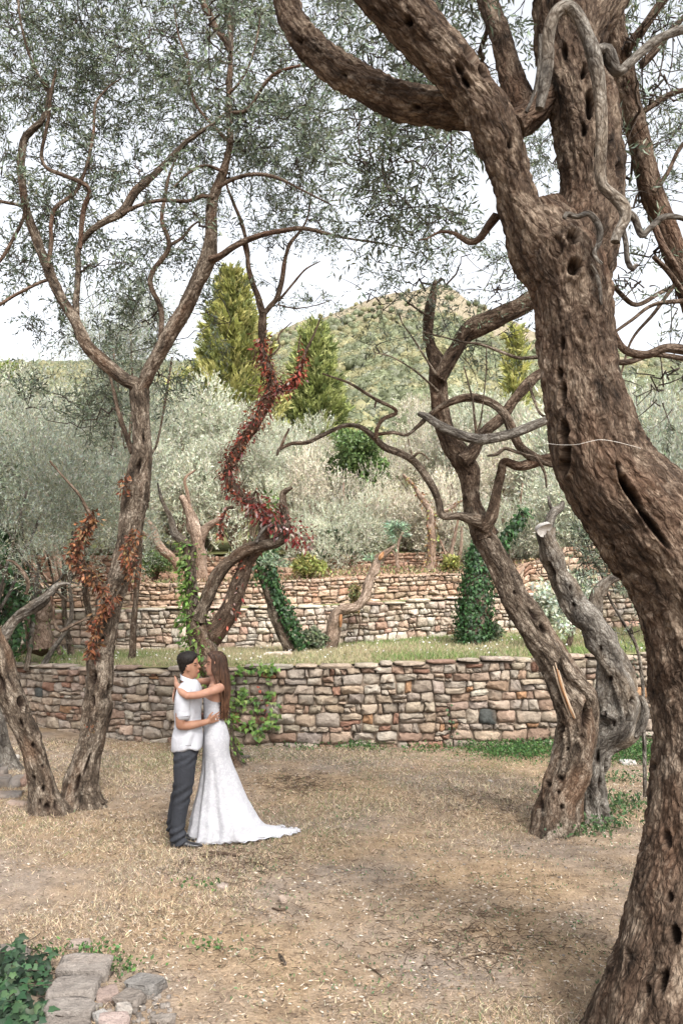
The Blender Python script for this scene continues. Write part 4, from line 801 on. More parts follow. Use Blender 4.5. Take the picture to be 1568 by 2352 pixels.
# ------------------------------------------------------------------ background olives, conifers, broadleaf
def gz(x, y):                                          # ground level anywhere
    x = np.asarray(x, float); y = np.asarray(y, float)
    sh = x.shape; x = np.atleast_1d(x); y = np.broadcast_to(np.atleast_1d(y), x.shape)
    return np.where(y < yF(x), 0, np.where(y < y2f(x), hT1(x, y), np.where(y < y3f(x), ip(x, T2), np.where(y < y4f(x), lerp(ip(x, T3), 3.08, np.clip((y-Y3)/(Y4-Y3), 0, 1)), hillH(x, y))))).reshape(sh)
def crown_proto(seed, R, H, n, ll, lw, tint, nlobe=24, open_=.25, base=.25):
    """a rounded olive crown of leafy upward shoots gathered into clumps; origin at the foot of the crown"""
    rs = np.random.RandomState(seed); lf = Acc()
    lc = nz(rs.randn(nlobe, 3)); lc[:, 2] = np.abs(lc[:, 2])*1.1-.35; lc = nz(lc)*rs.uniform(.45, .85, (nlobe, 1))*np.array([R, R, H*.5]); lc[:, 2] += H*(.5+base*.2)
    lr = rs.uniform(.24, .42, nlobe)*R; br = Acc()
    k = n//nlobe
    for c, r in zip(lc, lr):
        nt_ = k//9; d = nz(rs.randn(nt_, 3)+np.array([0, 0, .25])); st = c+d*r*rs.uniform(.62, 1., (nt_, 1))*np.array([1, 1, .85])
        on = nz(nz(c-np.array([0, 0, H*.4]))*.25+d+np.array([0, 0, .1]))
        shoots(lf, None, st, nz(d*.75+np.array([0, 0, .65])+rs.randn(nt_, 3)*.3), rs.uniform(.22, .5, nt_)*R/2.6, 9, ll, lw, (lambda n_, m_=rs.uniform(.78, 1.22): tint(n_)*m_), droop=.05, jit=.3, angle=.55, outn=on)
    b0 = np.array([[0, 0, -.1*H]]); q_ = 1; st = np.repeat(b0, nlobe*q_, 0)+rs.randn(nlobe*q_, 3)*.12; e = np.repeat(lc, q_, 0)+rs.randn(nlobe*q_, 3)*np.repeat(lr, q_)[:, None]*.5; t = np.linspace(0, 1, 7)[None, :, None]; m = (st+e)/2+rs.randn(nlobe*q_, 3)*.25+np.array([0, 0, .3])
    thin(br, (1-t)**2*st[:, None]+2*t*(1-t)*m[:, None]+t*t*e[:, None], np.repeat(np.linspace(.04, .008, 7)[None], nlobe*q_, 0), 5)
    return lf, br
PB = []
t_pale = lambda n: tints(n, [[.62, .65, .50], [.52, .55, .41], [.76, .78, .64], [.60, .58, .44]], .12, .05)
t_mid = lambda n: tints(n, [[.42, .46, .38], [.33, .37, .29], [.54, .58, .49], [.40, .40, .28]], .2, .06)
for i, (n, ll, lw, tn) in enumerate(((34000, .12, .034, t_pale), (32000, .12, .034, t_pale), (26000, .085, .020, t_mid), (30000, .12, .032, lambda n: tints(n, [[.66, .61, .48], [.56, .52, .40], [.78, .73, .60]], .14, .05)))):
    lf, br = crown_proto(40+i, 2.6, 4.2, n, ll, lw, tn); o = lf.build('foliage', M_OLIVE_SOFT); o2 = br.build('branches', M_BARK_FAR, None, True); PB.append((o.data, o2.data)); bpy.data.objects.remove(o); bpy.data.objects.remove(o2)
def bg_olive(name, label, u, vtop, y, w_m, proto, hh=None, trunkmat=M_BARK_FAR, group=None, vbase=None, rot=None, kind='olive tree', stems=1, z0=None):
    """u, vtop: where its top shows; w_m: crown width in metres"""
    x = (u-CU)/F*y; zt = EYE+(HV-vtop)/F*y; g = float(gz(x, y)) if z0 is None else z0
    s = w_m/5.2; ch = (hh or 5.4*s); zc = zt-ch*1.02-.35*s
    rt = root(name, label, kind, (x, y, g), group)
    rz = RS.uniform(0, 6) if rot is None else rot
    for nm_, dt in (('foliage', PB[proto][0]), ('branches', PB[proto][1]))[:1 if proto == 2 else 2]:
        o = bpy.data.objects.new(nm_, dt); COL.objects.link(o); o.parent = rt; o.location = (0, 0, zc-g); o.scale = (s, s, ch/4.2); o.rotation_euler = (0, 0, rz); o['kind'] = 'stuff'
    rs = RS
    for q in range(stems):
        a = Acc(); b = np.array([x+rs.uniform(-.15, .15)*stems, y, g-.1]); top = np.array([x+rs.uniform(-.4, .4)+q*.3, y, zc+ch*.35]); hgt = top[2]-b[2]
        if hgt < .6: hgt = .6; top[2] = b[2]+.6
        mid = (b+top)/2+np.array([rs.uniform(-.35, .35), 0, 0]); tw = (.13 if proto != 2 else .075)*s**.5/(1 if stems == 1 else 1.6)
        wood(a, [np.append(b, tw*1.5), np.append((b*2+mid)/3, tw), np.append(mid, tw*.9), np.append(top, tw*.6)], step=.12, sides=14, flute=.2, knob=.1)
        for r_ in range(4):
            e = top+np.array([rs.uniform(-1, 1)*s*1.6, rs.uniform(-.8, .8)*s, rs.uniform(.1, .5)*ch]); wood(a, [np.append(mid+(top-mid)*rs.uniform(.2, .9), tw*.55), np.append((mid+e)/2+np.array([0, 0, -.1]), tw*.4), np.append(e, .02)], step=.2, sides=8)
        a.build('trunk', trunkmat, rt, True)
    return rt
BG = [ # u, vtop, y, width, proto, label
 (460, 885, 27, 4.6, 0, 'broad pale olive tree behind the zigzag creeper-clad stem'),
 (640, 930, 29, 3.9, 1, 'silvery olive tree just left of the dark green broadleaf tree'),
 (560, 990, 25.5, 3.5, 0, 'low bushy pale olive tree directly above the reddish wall'),
 (700, 1010, 26.5, 3.6, 3, 'brownish olive crown below the second conifer'),
 (400, 1010, 25, 4.4, 1, 'pale olive tree beside the pinkish forked trunks'),
 (985, 915, 31, 4.4, 3, 'wide tan-grey olive tree in the middle distance right of centre'),
 (1100, 905, 30, 4.4, 0, 'pale olive tree behind the arching bare branches'),
 (1215, 940, 27, 4.4, 3, 'grey-brown olive tree partly behind the big foreground trunk'),
 (925, 1050, 26, 3.4, 3, 'low tan olive crown over the red earth'),
 (1050, 1070, 25.2, 3.6, 3, 'low brownish olive tree behind the split tree'),
 (1190, 1120, 23, 3.4, 1, 'small silvery olive bush above the ivy-covered post'),
 (800, 1125, 25, 3.2, 1, 'silvery olive bush with spiky shoots above the third wall'),
 (730, 1160, 24.6, 2.6, 1, 'small pale olive bush under the brownish crown'),
 (10, 865, 24, 5.2, 0, 'pale grey olive tree rising at the far left'),
 (150, 915, 22.5, 4.4, 0, 'hazy silver olive tree left of the forked tree'),
 (270, 945, 25, 4.2, 1, 'pale olive tree between the forked tree and the conifer'),
 (1480, 830, 24, 7.5, 1, 'soft grey olive tree right of the big foreground trunk'),
 (1590, 880, 20, 6., 2, 'dense grey-green olive tree at the right edge'),
 (1450, 1010, 19.8, 3.8, 2, 'lower olive bush at the right edge above the walls'),
 (1330, 1060, 20.5, 3.2, 1, 'olive bush glimpsed between the sawn stump and the big trunk'),
 (1600, 1130, 15.5, 3.4, 2, 'olive bush at the right border behind the big trunk'),
]
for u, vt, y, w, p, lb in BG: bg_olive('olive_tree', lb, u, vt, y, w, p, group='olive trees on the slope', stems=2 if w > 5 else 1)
# darker nearer trees on the left
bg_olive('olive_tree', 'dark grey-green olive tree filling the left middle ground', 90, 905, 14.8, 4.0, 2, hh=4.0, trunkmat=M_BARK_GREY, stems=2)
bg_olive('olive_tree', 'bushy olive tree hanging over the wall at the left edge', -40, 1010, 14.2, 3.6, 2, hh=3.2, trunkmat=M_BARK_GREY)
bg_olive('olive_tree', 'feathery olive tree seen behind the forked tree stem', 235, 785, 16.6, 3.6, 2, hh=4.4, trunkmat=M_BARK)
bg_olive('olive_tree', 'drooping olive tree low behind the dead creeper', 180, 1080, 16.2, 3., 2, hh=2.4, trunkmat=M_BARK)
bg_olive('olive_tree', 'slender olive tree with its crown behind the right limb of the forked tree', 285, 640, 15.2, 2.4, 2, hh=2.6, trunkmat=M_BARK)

# visible pink trunks on the upper terrace
def bare_tree(label, limbs, mat, z0, extra=None, name='olive_tree', kind='olive tree'):
    p0 = tr(*limbs[0]); rt = root(name, label, kind, (p0[0][0], p0[0][1], z0)); nn = []
    for i, l in enumerate(limbs):
        limb(rt, 'trunk' if i == 0 else 'limb', mat, tr(*l), nn, step=.05, sides=18, flute=.2, knob=.1)
    return rt, np.concatenate(nn)
bare_tree('pink-barked olive trunk forking low behind the couple', [([(462, 1390, 40), (462, 1350, 34), (460, 1300, 30), (455, 1240, 30), (448, 1215, 32), (440, 1190, 26), (428, 1160, 18), (415, 1140, 12)], 20.5, 20.5), ([(456, 1240, 26), (470, 1215, 20), (490, 1200, 14), (505, 1192, 10)], 20.5, 20.4), ([(440, 1190, 12), (430, 1130, 8), (425, 1100, 7), (448, 1080, 5)], 20.5, 20.5)], M_BARK_FAR, 2.7)
bare_tree('pale pink limb arching down left of the vine-wrapped stub', [([(425, 1335, 22), (415, 1310, 20), (395, 1280, 20), (372, 1262, 20), (358, 1235, 16), (350, 1210, 13), (330, 1185, 8)], 20.2, 20.2), ([(362, 1250, 10), (345, 1235, 8), (328, 1222, 6)], 20.2, 20.2)], M_BARK_FAR, 2.7)
rq, nq = bare_tree('reddish creeper-speckled trunk on the red earth above the third wall', [([(986, 1320, 26), (990, 1290, 20), (991, 1250, 18), (990, 1205, 20), (986, 1170, 16), (965, 1140, 12), (945, 1110, 8), (925, 1090, 5)], 21.5, 21.5), ([(990, 1200, 14), (1005, 1180, 10), (1030, 1170, 8), (1060, 1150, 5)], 21.5, 21.5)], M_BARK_FAR, 2.75)
clad(rq, nq, 'creeper_leaves', lambda n: tints(n, [[.30, .2, .09], [.26, .28, .1], [.28, .13, .07]], .25), 220, .08, .09)
bare_tree('group of thin pinkish stems right of the creeper-speckled trunk', [([(1030, 1310, 9), (1036, 1270, 8), (1044, 1230, 7), (1052, 1190, 5)], 22, 22), ([(1034, 1300, 7), (1022, 1270, 6), (1010, 1240, 5)], 22, 22), ([(1050, 1300, 8), (1058, 1260, 7), (1060, 1210, 5)], 22, 22)], M_BARK_FAR, 2.9)
bare_tree('slim forked pink stem left of the creeper-speckled trunk', [([(918, 1318, 8), (912, 1290, 8), (914, 1250, 6), (925, 1220, 5)], 22, 22), ([(914, 1290, 6), (900, 1262, 5)], 22, 22)], M_BARK_FAR, 2.9)
rg, ng = bare_tree('gnarled ivy-grown stump left of the forked tree, on the terrace', [([(95, 1490, 75), (92, 1460, 60), (88, 1425, 56), (98, 1400, 50), (90, 1370, 34), (70, 1330, 20)], 15.2, 15.2), ([(100, 1410, 26), (112, 1390, 20), (116, 1370, 14)], 15.1, 15.1), ([(60, 1485, 20), (45, 1500, 14), (40, 1505, 6)], 15.1, 14.9), ([(130, 1480, 20), (140, 1500, 12)], 15.1, 14.9)], M_BARK_FAR, 1.1)
clad(rg, ng, 'creeper_leaves', t_gr, 260, .2, .07, M_LEAF)
# ivy clad trunks
def ivy_tree(label, d, dep, z0, n, L, spread, mat=M_BARK, lim=(0, 1)):
    p = tr(d, dep); rt = root('ivy_covered_tree', label, 'ivy-covered tree', (p[0][0], p[0][1], z0)); limb(rt, 'trunk', mat, p, None, step=.05, sides=24, flute=.15, knob=.1)
    clad(rt, crom(p, .03), 'ivy_leaves', t_ivy, n, spread, L, M_GLOSS, hang=.9, lim=lim); return rt
ivy_tree('ivy-covered dark trunk at the left edge below the olive foliage', [(30, 1480, 30), (28, 1440, 34), (34, 1380, 46), (26, 1320, 50), (14, 1270, 40), (10, 1220, 20)], 14.6, 1.1, 1500, .10, .22)
ri = ivy_tree('leaning trunk half wrapped in ivy right of the couple on the terrace', [(668, 1492, 34), (655, 1465, 30), (636, 1420, 28), (620, 1370, 28), (606, 1330, 26), (598, 1290, 22), (596, 1240, 16)], 15.9, 1.3, 0+1, .09, .01)
clad(ri, crom(tr([(680, 1475, 30), (662, 1440, 34), (645, 1400, 34), (625, 1350, 30), (618, 1310, 26)], 15.85), .03), 'ivy_leaves', t_ivy, 700, .12, .085, M_GLOSS, side=1)
clad(ri, crom(tr([(612, 1330, 40), (600, 1280, 50), (620, 1240, 30)], 15.9), .03), 'ivy_leaves', lambda n: tints(n, [[.10, .19, .07], [.06, .13, .05]], .25), 420, .2, .08, M_LEAF)
ivy_tree('thick column of dark ivy hiding a dead trunk right of centre', [(1086, 1484, 62), (1086, 1440, 66), (1090, 1380, 62), (1096, 1320, 50), (1096, 1275, 34), (1096, 1255, 12)], 15.8, 1.38, 5200, .07, .115, lim=(0, 1))
iv2 = ivy_tree('bright ivy sprig climbing a broken branch above the sawn-off trunk', [(1150, 1250, 12), (1165, 1225, 14), (1190, 1200, 16), (1205, 1175, 14)], 15.5, 2.6, 420, .09, .12)
# dead branches: leafy shoot crowns on two stubs by the ivy
do_crown(ri, np.zeros((0, 4)), [(P(615, 1300, 15.7), .28, 600), (P(600, 1265, 15.8), .22, 300)], lambda n: tints(n, [[.20, .26, .17], [.26, .31, .22]], .2), ll=.09, lw=.018, tl=(.12, .3), up=.7, conn=False)

# conifers
def conifer(label, u, vt, y, half_w, hgt, n, base, seed):
    rs = np.random.RandomState(seed); x = (u-CU)/F*y; zt = EYE+(HV-vt)/F*y; g = float(gz(x, y)); rt = root('conifer', label, 'conifer', (x, y, g))
    a = Acc(); wood(a, [(x, y, g-.2, .3), (x, y, g+hgt*.5, .2), (x, y, zt-.5, .03)], step=.5, sides=12); a.build('trunk', M_BARK_DK, rt, True)
    a = Acc(); nb_ = n//30; hh = rs.rand(nb_)**.8; z = zt-hh*hgt; rad = half_w*np.minimum(1, (hh*1.45)**.75)*rs.uniform(.35, 1.12, nb_)**.5*(1+.16*rs.randn(nb_)); an = rs.uniform(0, 6.28, nb_)
    c = np.stack([x+np.cos(an)*rad, y+np.sin(an)*rad, z], 1); od = np.stack([np.cos(an), np.sin(an), an*0+.9], 1)
    m = 30; up = rs.uniform(0, 1, (nb_, m, 1)); pos = c[:, None]+nz(od)[:, None]*(up-.5)*1.15+rs.randn(nb_, m, 3)*.17*(1.15-up)
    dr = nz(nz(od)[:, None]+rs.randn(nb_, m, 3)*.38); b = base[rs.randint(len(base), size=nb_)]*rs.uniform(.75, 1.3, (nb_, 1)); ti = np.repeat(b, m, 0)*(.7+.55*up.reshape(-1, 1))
    cards(a, pos.reshape(-1, 3), dr.reshape(-1, 3), rs.randn(nb_*m, 3), rs.uniform(.22, .42, nb_*m), .085, 'olive', ti)
    tag(a.build('foliage', M_LEAF, rt), kind='stuff'); return rt
CB = np.array([[.30, .30, .10], [.22, .23, .07], [.38, .36, .14], [.14, .16, .055]])
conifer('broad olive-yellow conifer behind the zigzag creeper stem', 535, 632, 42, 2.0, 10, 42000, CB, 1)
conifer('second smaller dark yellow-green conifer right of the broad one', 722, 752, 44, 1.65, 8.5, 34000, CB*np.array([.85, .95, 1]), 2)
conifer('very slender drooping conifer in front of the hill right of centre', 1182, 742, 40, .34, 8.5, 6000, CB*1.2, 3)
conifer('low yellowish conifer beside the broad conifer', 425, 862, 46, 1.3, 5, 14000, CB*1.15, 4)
# dark broadleaf trees
def bush(name, label, u, vt, y, w, h, n, L, tint, cat, mat=M_LEAF, nl=22, seed=1, z0=None):
    rs = np.random.RandomState(seed); x = (u-CU)/F*y; zt = EYE+(HV-vt)/F*y; g = float(gz(x, y)) if z0 is None else z0; rt = root(name, label, cat, (x, y, g))
    a = Acc(); lc = nz(rs.randn(nl, 3))*rs.uniform(.35, .85, (nl, 1))*np.array([w/2, w/2, h/2])+np.array([x, y, zt-h/2]); lr = rs.uniform(.14, .34, nl)*w*.6; k = n//nl
    for c, r in zip(lc, lr):
        d = nz(rs.randn(k, 3)); pos = c+d*(r*rs.uniform(.55, 1.35, (k, 1)))*np.array([1, 1, .8]); cards(a, pos, nz(rs.randn(k, 3)+np.array([0, 0, .3])), d+rs.randn(k, 3)*.5, L*rs.uniform(.6, 1.3, k), L*.55, 'olive', tint(k)*rs.uniform(.8, 1.25))
    tag(a.build('foliage', mat, rt), kind='stuff'); a = Acc()
    wood(a, [(x, y, g-.1, .05*w), (x+.1, y, (g+zt-h*.5)/2, .035*w), (x, y, max(zt-h*.5, g+.1), .02*w)], step=.2, sides=10); a.build('stem', M_BARK_DK, rt, True); return rt
tg = lambda n: tints(n, [[.13, .20, .065], [.17, .25, .085], [.09, .14, .05]], .2, .06)
bush('broadleaf_tree', 'dark green broadleaf tree in the middle distance between pale olives', 818, 922, 27.2, 2.2, 4.6, 16000, .14, tg, 'tree', seed=12, nl=60)
bush('broadleaf_tree', 'yellow-green treetop peeping at the far left skyline', 0, 828, 48, 3., 3., 4000, .22, lambda n: tints(n, [[.28, .34, .06], [.2, .27, .05]], .2), 'tree', seed=4)
ty = lambda n: tints(n, [[.30, .32, .09], [.22, .25, .07], [.36, .34, .12]], .2)
bush('shrub', 'round yellow-green shrub on top of the third wall left of centre', 708, 1272, 19.8, .85, .6, 1800, .09, ty, 'shrub', seed=5, z0=2.62)
bush('shrub', 'upright yellow-green shrub above the walls beside the pink trunk', 1032, 1270, 20.2, .5, .55, 1000, .09, ty, 'shrub', seed=6, z0=2.75)
bush('shrub', 'low green shrub above the reddish wall behind the forked tree', 355, 1270, 21, 1.4, .5, 1500, .09, tg, 'shrub', seed=7, z0=2.7)
bush('shrub', 'grey-green weedy clump at the foot of the broken stub', 722, 1440, 16.2, .55, .5, 1200, .08, lambda n: tints(n, [[.16, .2, .11], [.2, .23, .15]], .2), 'shrub', seed=8, z0=1.27)
bush('shrub', 'grey-green shrub at the right foot of the ivy column', 1130, 1428, 15.9, .5, .45, 1000, .08, lambda n: tints(n, [[.16, .2, .11], [.2, .23, .15]], .2), 'shrub', seed=9, z0=1.4)
bush('shrub', 'small sapling bush standing before the second wall left of the broken arm', 815, 1330, 17.2, .3, .8, 500, .08, lambda n: tints(n, [[.26, .28, .12], [.3, .22, .1]], .2), 'shrub', seed=10, z0=1.3)
bush('shrub', 'dark shrub in the gap under the silvery bushes', 765, 1220, 24.3, 2., 1.1, 2200, .12, lambda n: t_ivy(n), 'shrub', seed=11)
bush('shrub', 'olive-leaved shrub filling the corner between stub and sapling', 1300, 1290, 14.5, 1.1, 1.5, 2600, .09, t_mid, 'shrub', M_OLIVE, seed=12, z0=1.4)

# creeper hanging over the nearest wall
def wall_vine(label, strands, n, tint, L, mat=M_LEAF, name='creeper'):
    p0 = strands[0][0]; y = float(yF(np.array([0.]))[0]); lf, st = Acc(), Acc(); rt = None
    for s in strands:
        pts = []
        for u, v, w in s:
            yy = 13.; 
            for _ in range(4): yy = float(yF((u-CU)/F*yy))-.05
            pts.append(np.append(P(u, v, yy), .006))
        Q = crom(np.array(pts), .03)
        if rt is None: rt = root(name, label, 'climbing plant', tuple(Q[0][:3]))
        wood(st, np.array(pts), step=.06, sides=5, flute=0, knob=0)
        W = np.interp(np.linspace(0, 1, len(Q)), np.linspace(0, 1, len(s)), [a[2] for a in s]); m = int(n*len(Q)/100); i = RS.randint(0, len(Q), m)
        pos = Q[i, :3].copy(); wd_ = W[i]*yy/F; pos[:, 0] += RS.uniform(-1, 1, m)*wd_/2; pos[:, 2] += RS.uniform(-.06, .06, m); pos[:, 1] -= RS.rand(m)*.07
        dr = nz(np.stack([RS.randn(m)*.5, -.35-.3*RS.rand(m), -.8+RS.randn(m)*.35], 1)); cards(lf, pos, dr, np.stack([RS.randn(m)*.4, -np.ones(m), .5+RS.randn(m)*.4], 1), L*RS.uniform(.6, 1.25, m), L*.85, 'ivy', tint(m))
    st.build('stem', M_TWIG, rt, True); tag(lf.build('creeper_leaves', mat, rt), kind='stuff'); return rt
wall_vine('bright green creeper spilling over the nearest wall right of the bride', [[(545, 1535, 50), (590, 1530, 50), (630, 1532, 40)], [(545, 1540, 50), (540, 1570, 50), (545, 1600, 36), (540, 1640, 26)],
    [(560, 1580, 20), (575, 1610, 40), (590, 1640, 44), (600, 1665, 44), (625, 1655, 20)], [(620, 1535, 30), (618, 1570, 24), (622, 1605, 24), (632, 1635, 26), (632, 1670, 20)], [(590, 1660, 30), (600, 1680, 22), (592, 1705, 14)], [(560, 1660, 30), (580, 1672, 20)]], 170, t_gr, .085)
wall_vine('reddening creeper strand in the middle of the wall vine', [[(596, 1578, 12), (606, 1600, 14), (612, 1625, 12), (608, 1640, 8)]], 60, t_red, .06)
wall_vine('green creeper tuft on the wall beside the bride\'s waist', [[(520, 1610, 20), (526, 1640, 30), (524, 1670, 24), (516, 1700, 12)]], 150, lambda n: tints(n, [[.17, .29, .06], [.35, .42, .2], [.12, .22, .05]], .22), .09)
wall_vine('thin ivy strand on the nearest wall left of the split tree', [[(1030, 1620, 12), (1036, 1650, 14), (1042, 1690, 12)]], 60, t_ivy, .05)
# low green plants along the foot of the wall and in the grass
def weeds(label, pts, n, tint, L, h, name='weeds', mat=M_LEAF, cat='weeds', spread=.18):
    a = Acc(); P_ = np.array([G(u, v) for u, v in pts]); i = RS.randint(0, len(P_), n); b = P_[i]+np.stack([RS.randn(n)*spread*1.8, RS.randn(n)*spread, np.zeros(n)], 1)
    b[:, 1] = np.minimum(b[:, 1], yF(b[:, 0])-.07); b[:, 2] = gh(b[:, 0], b[:, 1])+RS.rand(n)**1.4*h
    cards(a, b, nz(RS.randn(n, 3)*.7+np.array([0, -.2, .7])), RS.randn(n, 3)+np.array([0, -.4, .8]), L*RS.uniform(.5, 1.3, n), L*.55*RS.uniform(.6, 1.2, n), 'olive', tint(n))
    o = a.build(name, mat); c = P_.mean(0); c[2] = 0; return tag(rebase(o, c), label, cat, 'stuff')
tw_ = lambda n: tints(n, [[.06, .15, .04], [.09, .2, .055], [.05, .11, .035], [.13, .22, .07]], .25, .08)
weeds('low green weeds along the foot of the wall left of the split tree', [(u, 1722+RS.uniform(-4, 14)) for u in range(1150, 1262, 14)], 3600, tw_, .04, .14)
weeds('low green weeds at the wall foot right of the sawn-off trunk', [(u, 1722+RS.uniform(-4, 34)) for u in range(1400, 1560, 12)], 4600, tw_, .04, .18)
weeds('scattered weed tufts along the middle of the wall foot', [(u, 1716+RS.uniform(0, 8)) for u in (700, 810, 830, 860, 960, 1000, 1090, 1130)], 900, tw_, .045, .10, spread=.1)
weeds('short green sprigs round the base of the split tree', [(1370, 1840), (1376, 1870), (1345, 1850), (1420, 1790), (1440, 1850), (1390, 1900), (1330, 1915), (1300, 1830), (1400, 1860)], 1500, lambda n: tints(n, [[.10, .17, .07], [.07, .13, .05]], .25), .05, .12, spread=.1)
weeds('small green weed tufts dotted over the dry grass', [(RS.uniform(560, 1480), 1740+RS.rand()**2*560) for _ in range(170)], 2400, lambda n: tints(n, [[.12, .19, .08], [.09, .15, .07], [.16, .21, .11]], .25), .024, .035, spread=.06)
weeds('few green sprigs among the dry grass near the left stones', [(215, 2190), (265, 2215), (210, 2200), (270, 2230), (90, 2190), (470, 2040), (480, 2175)], 420, tw_, .035, .05, spread=.06)
# ------------------------------------------------------------------ dry grass, litter, stones and sticks
def scatter_uv(n, p=1.):
    """points over the ground in view, thinning out with distance; a margin beyond the frame"""
    y = 3.6+(13.6-3.6)*RS.rand(n)**p; x = RS.uniform(-1, 1, n)*(y*.46+.5); k = y < yF(x)-.02; return x[k], y[k]
def grass():
    a = Acc(); x, y = scatter_uv(420000, 1.35)
    q = np.stack([x*.75, y*.75, x*0], 1); patch = fbm(q, 4, 31)*2; f2 = vnoise(np.stack([x*4, y*4, x*0], 1), 41)
    keep = RS.rand(len(x)) < np.clip(.62+patch*1.0+f2*.35, .10, 1); x, y, patch = x[keep], y[keep], patch[keep]; n = len(x)
    z = gh(x, y)-.004; h = RS.uniform(.02, .065, n)*(1+.3*np.clip(patch, -1, 1)); lean = RS.randn(n, 3)*.75; lean[:, 2] = RS.uniform(.15, 1., n)
    g = (vnoise(np.stack([x*.5, y*.5, x*0+3], 1), 51)+.45*(y > 10)+.55*sstep(.8, 2.6, x)*sstep(7.5, 10., y)); isg = RS.rand(n) < np.clip(g*.34, .02, .45)
    t = tints(n, 1.*np.array([[.54, .42, .28], [.42, .325, .22], [.70, .58, .42], [.22, .165, .12], [.44, .37, .28]]), .28, .05); t[isg] = tints(int(isg.sum()), [[.19, .24, .11], [.26, .28, .14]], .2)
    cards(a, np.stack([x, y, z], 1), lean, RS.randn(n, 3), h, RS.uniform(.0026, .0060, n)*(.6+y/9), 'blade', t); tag(a.build('dry_grass', M_DRY), kind='stuff')
grass()
def litter():
    a = Acc(); x, y = scatter_uv(62000, 1.1); n = len(x); pt = vnoise(np.stack([x*.9, y*.9, x*0], 1), 61)+.6*vnoise(np.stack([x*5, y*5, x*0], 1), 62)
    k = RS.rand(n) < np.clip(.5+pt*.6, .12, 1); x, y = x[k], y[k]; n = len(x); z = gh(x, y)+RS.uniform(.002, .02, n)
    d = RS.randn(n, 3); d[:, 2] *= .22; w = RS.rand(n); base = np.where((w < .26)[:, None], [[.42, .37, .31]], np.where((w < .8)[:, None], [[.25, .18, .12]], [[.09, .065, .05]]))*RS.uniform(.75, 1.25, (n, 1))
    cards(a, np.stack([x, y, z], 1), d, np.array([0, 0, 1.])+RS.randn(n, 3)*.35, RS.uniform(.018, .042, n), RS.uniform(.004, .009, n), 'chip', base); tag(a.build('fallen_leaves', M_DRY), kind='stuff')
litter()
def debris(label, u, v, su, sv, n, seed):
    rs = np.random.RandomState(seed); a = Acc(); p = np.array([G(uu, vv) for uu, vv in zip(u+rs.randn(n)*su, np.maximum(v+rs.randn(n)*sv, 1722))]); p[:, 2] = gh(p[:, 0], p[:, 1])+.004+rs.rand(n)*.02
    d = rs.randn(n, 3); d[:, 2] *= .15; e = p+nz(d)*rs.uniform(.03, .14, (n, 1)); t = np.linspace(0, 1, 4)[None, :, None]; pl = p[:, None]*(1-t)+e[:, None]*t+rs.randn(n, 4, 3)*.004
    thin(a, pl, np.full((n, 4), .0022)); c = p.mean(0); c[2] = 0; return tag(rebase(a.build('twig_litter', M_BARK_DK, None), c), label, 'twigs', 'stuff')
debris('dark patch of twigs and leaf litter in the lower right of the lawn', 1085, 2168, 120, 34, 300, 1)
debris('dark scatter of twigs below the couple\'s feet', 560, 1985, 80, 22, 300, 2)
debris('twiggy litter right of the wedding dress train', 690, 1800, 50, 12, 420, 3)
debris('dark litter streak near the far right of the lawn', 1090, 1850, 120, 20, 420, 4)
debris('scattered twigs across the open dry grass', 700, 2080, 330, 110, 420, 5)
def stone_mesh(name, rs, sx, sy, sz, col, sub=2, jag=.2):
    bm = bmesh.new(); bmesh.ops.create_icosphere(bm, subdivisions=sub, radius=1); V = np.array([v.co[:] for v in bm.verts]); f = np.array([[l.index for l in fc.verts] for fc in bm.faces]); bm.free()
    V = np.sign(V)*np.abs(V)**.34; V *= (1+jag*vnoise(V*1.4+rs.rand()*50, 3)+jag*.5*vnoise(V*3.4+rs.rand()*50, 4))[:, None]; V[:, 2] = np.clip(V[:, 2]+.14*V[:, 0]*(rs.rand()-.5), -.8, .7+.05*vnoise(V*2.2+9, 5))
    V = V*np.array([sx, sy, sz])*.95; a = Acc(); a.add(V, f, tint=np.repeat(np.array(col)[None], len(V), 0)); return a
rsS = np.random.RandomState(5)
def gstone(label, u, v, wpx, hpx, hm, col, rot=0., sub=2, lift=.4, name='stone', cat='stone'):
    v = v+10 if v > 2150 else v
    c = G(u, v+hpx*.2); y = c[1]; sx = wpx/F*y/2; sy = max(.03, hpx/(F*EYE/y**2)*.5*.8)
    a = stone_mesh(name, rsS, sx, sy, hm, col, sub); o = a.build(name, M_STONE); o.location = (c[0], c[1], hm*lift); o.rotation_euler = (rsS.uniform(-.06, .06), rsS.uniform(-.06, .06), rot); return tag(o, label, cat)
S_ = [.19, .17, .155]; S2 = [.165, .145, .13]; SR = [.19, .13, .105]; SG = [.16, .152, .145]
gstone('large flat grey slab at the top of the stone edging, bottom left', 196, 2218, 122, 46, .07, S_, -.05, 3)
gstone('broad cracked grey slab, second in the bottom left edging', 172, 2270, 108, 62, .08, S_, .12, 3)
gstone('long pale slab third from the top in the edging beside the ivy', 165, 2318, 112, 50, .07, [.20, .18, .165], .2, 3)
gstone('lowest slab of the edging, cut by the bottom border', 140, 2372, 130, 50, .08, S2, .1, 3)
gstone('flat grey stone right of the topmost slab', 335, 2252, 78, 40, .05, SG, -.3, 3)
gstone('pointed grey stone beside the broad cracked slab', 300, 2292, 66, 34, .06, S2, -.4, 3)
gstone('flat reddish stone lying between the slabs', 248, 2280, 56, 30, .05, [.23, .18, .16], .4)
gstone('whitish block in the rubble at the bottom left', 285, 2318, 36, 28, .05, [.28, .26, .24], .3)
gstone('small white stone wedged between two slabs', 236, 2330, 34, 26, .04, [.29, .28, .27], .8)
gstone('rounded pinkish boulder at the bottom border', 262, 2352, 70, 38, .07, [.31, .25, .23], .2)
gstone('thin flat stone at the right end of the rubble', 375, 2334, 60, 18, .03, S2, 0)
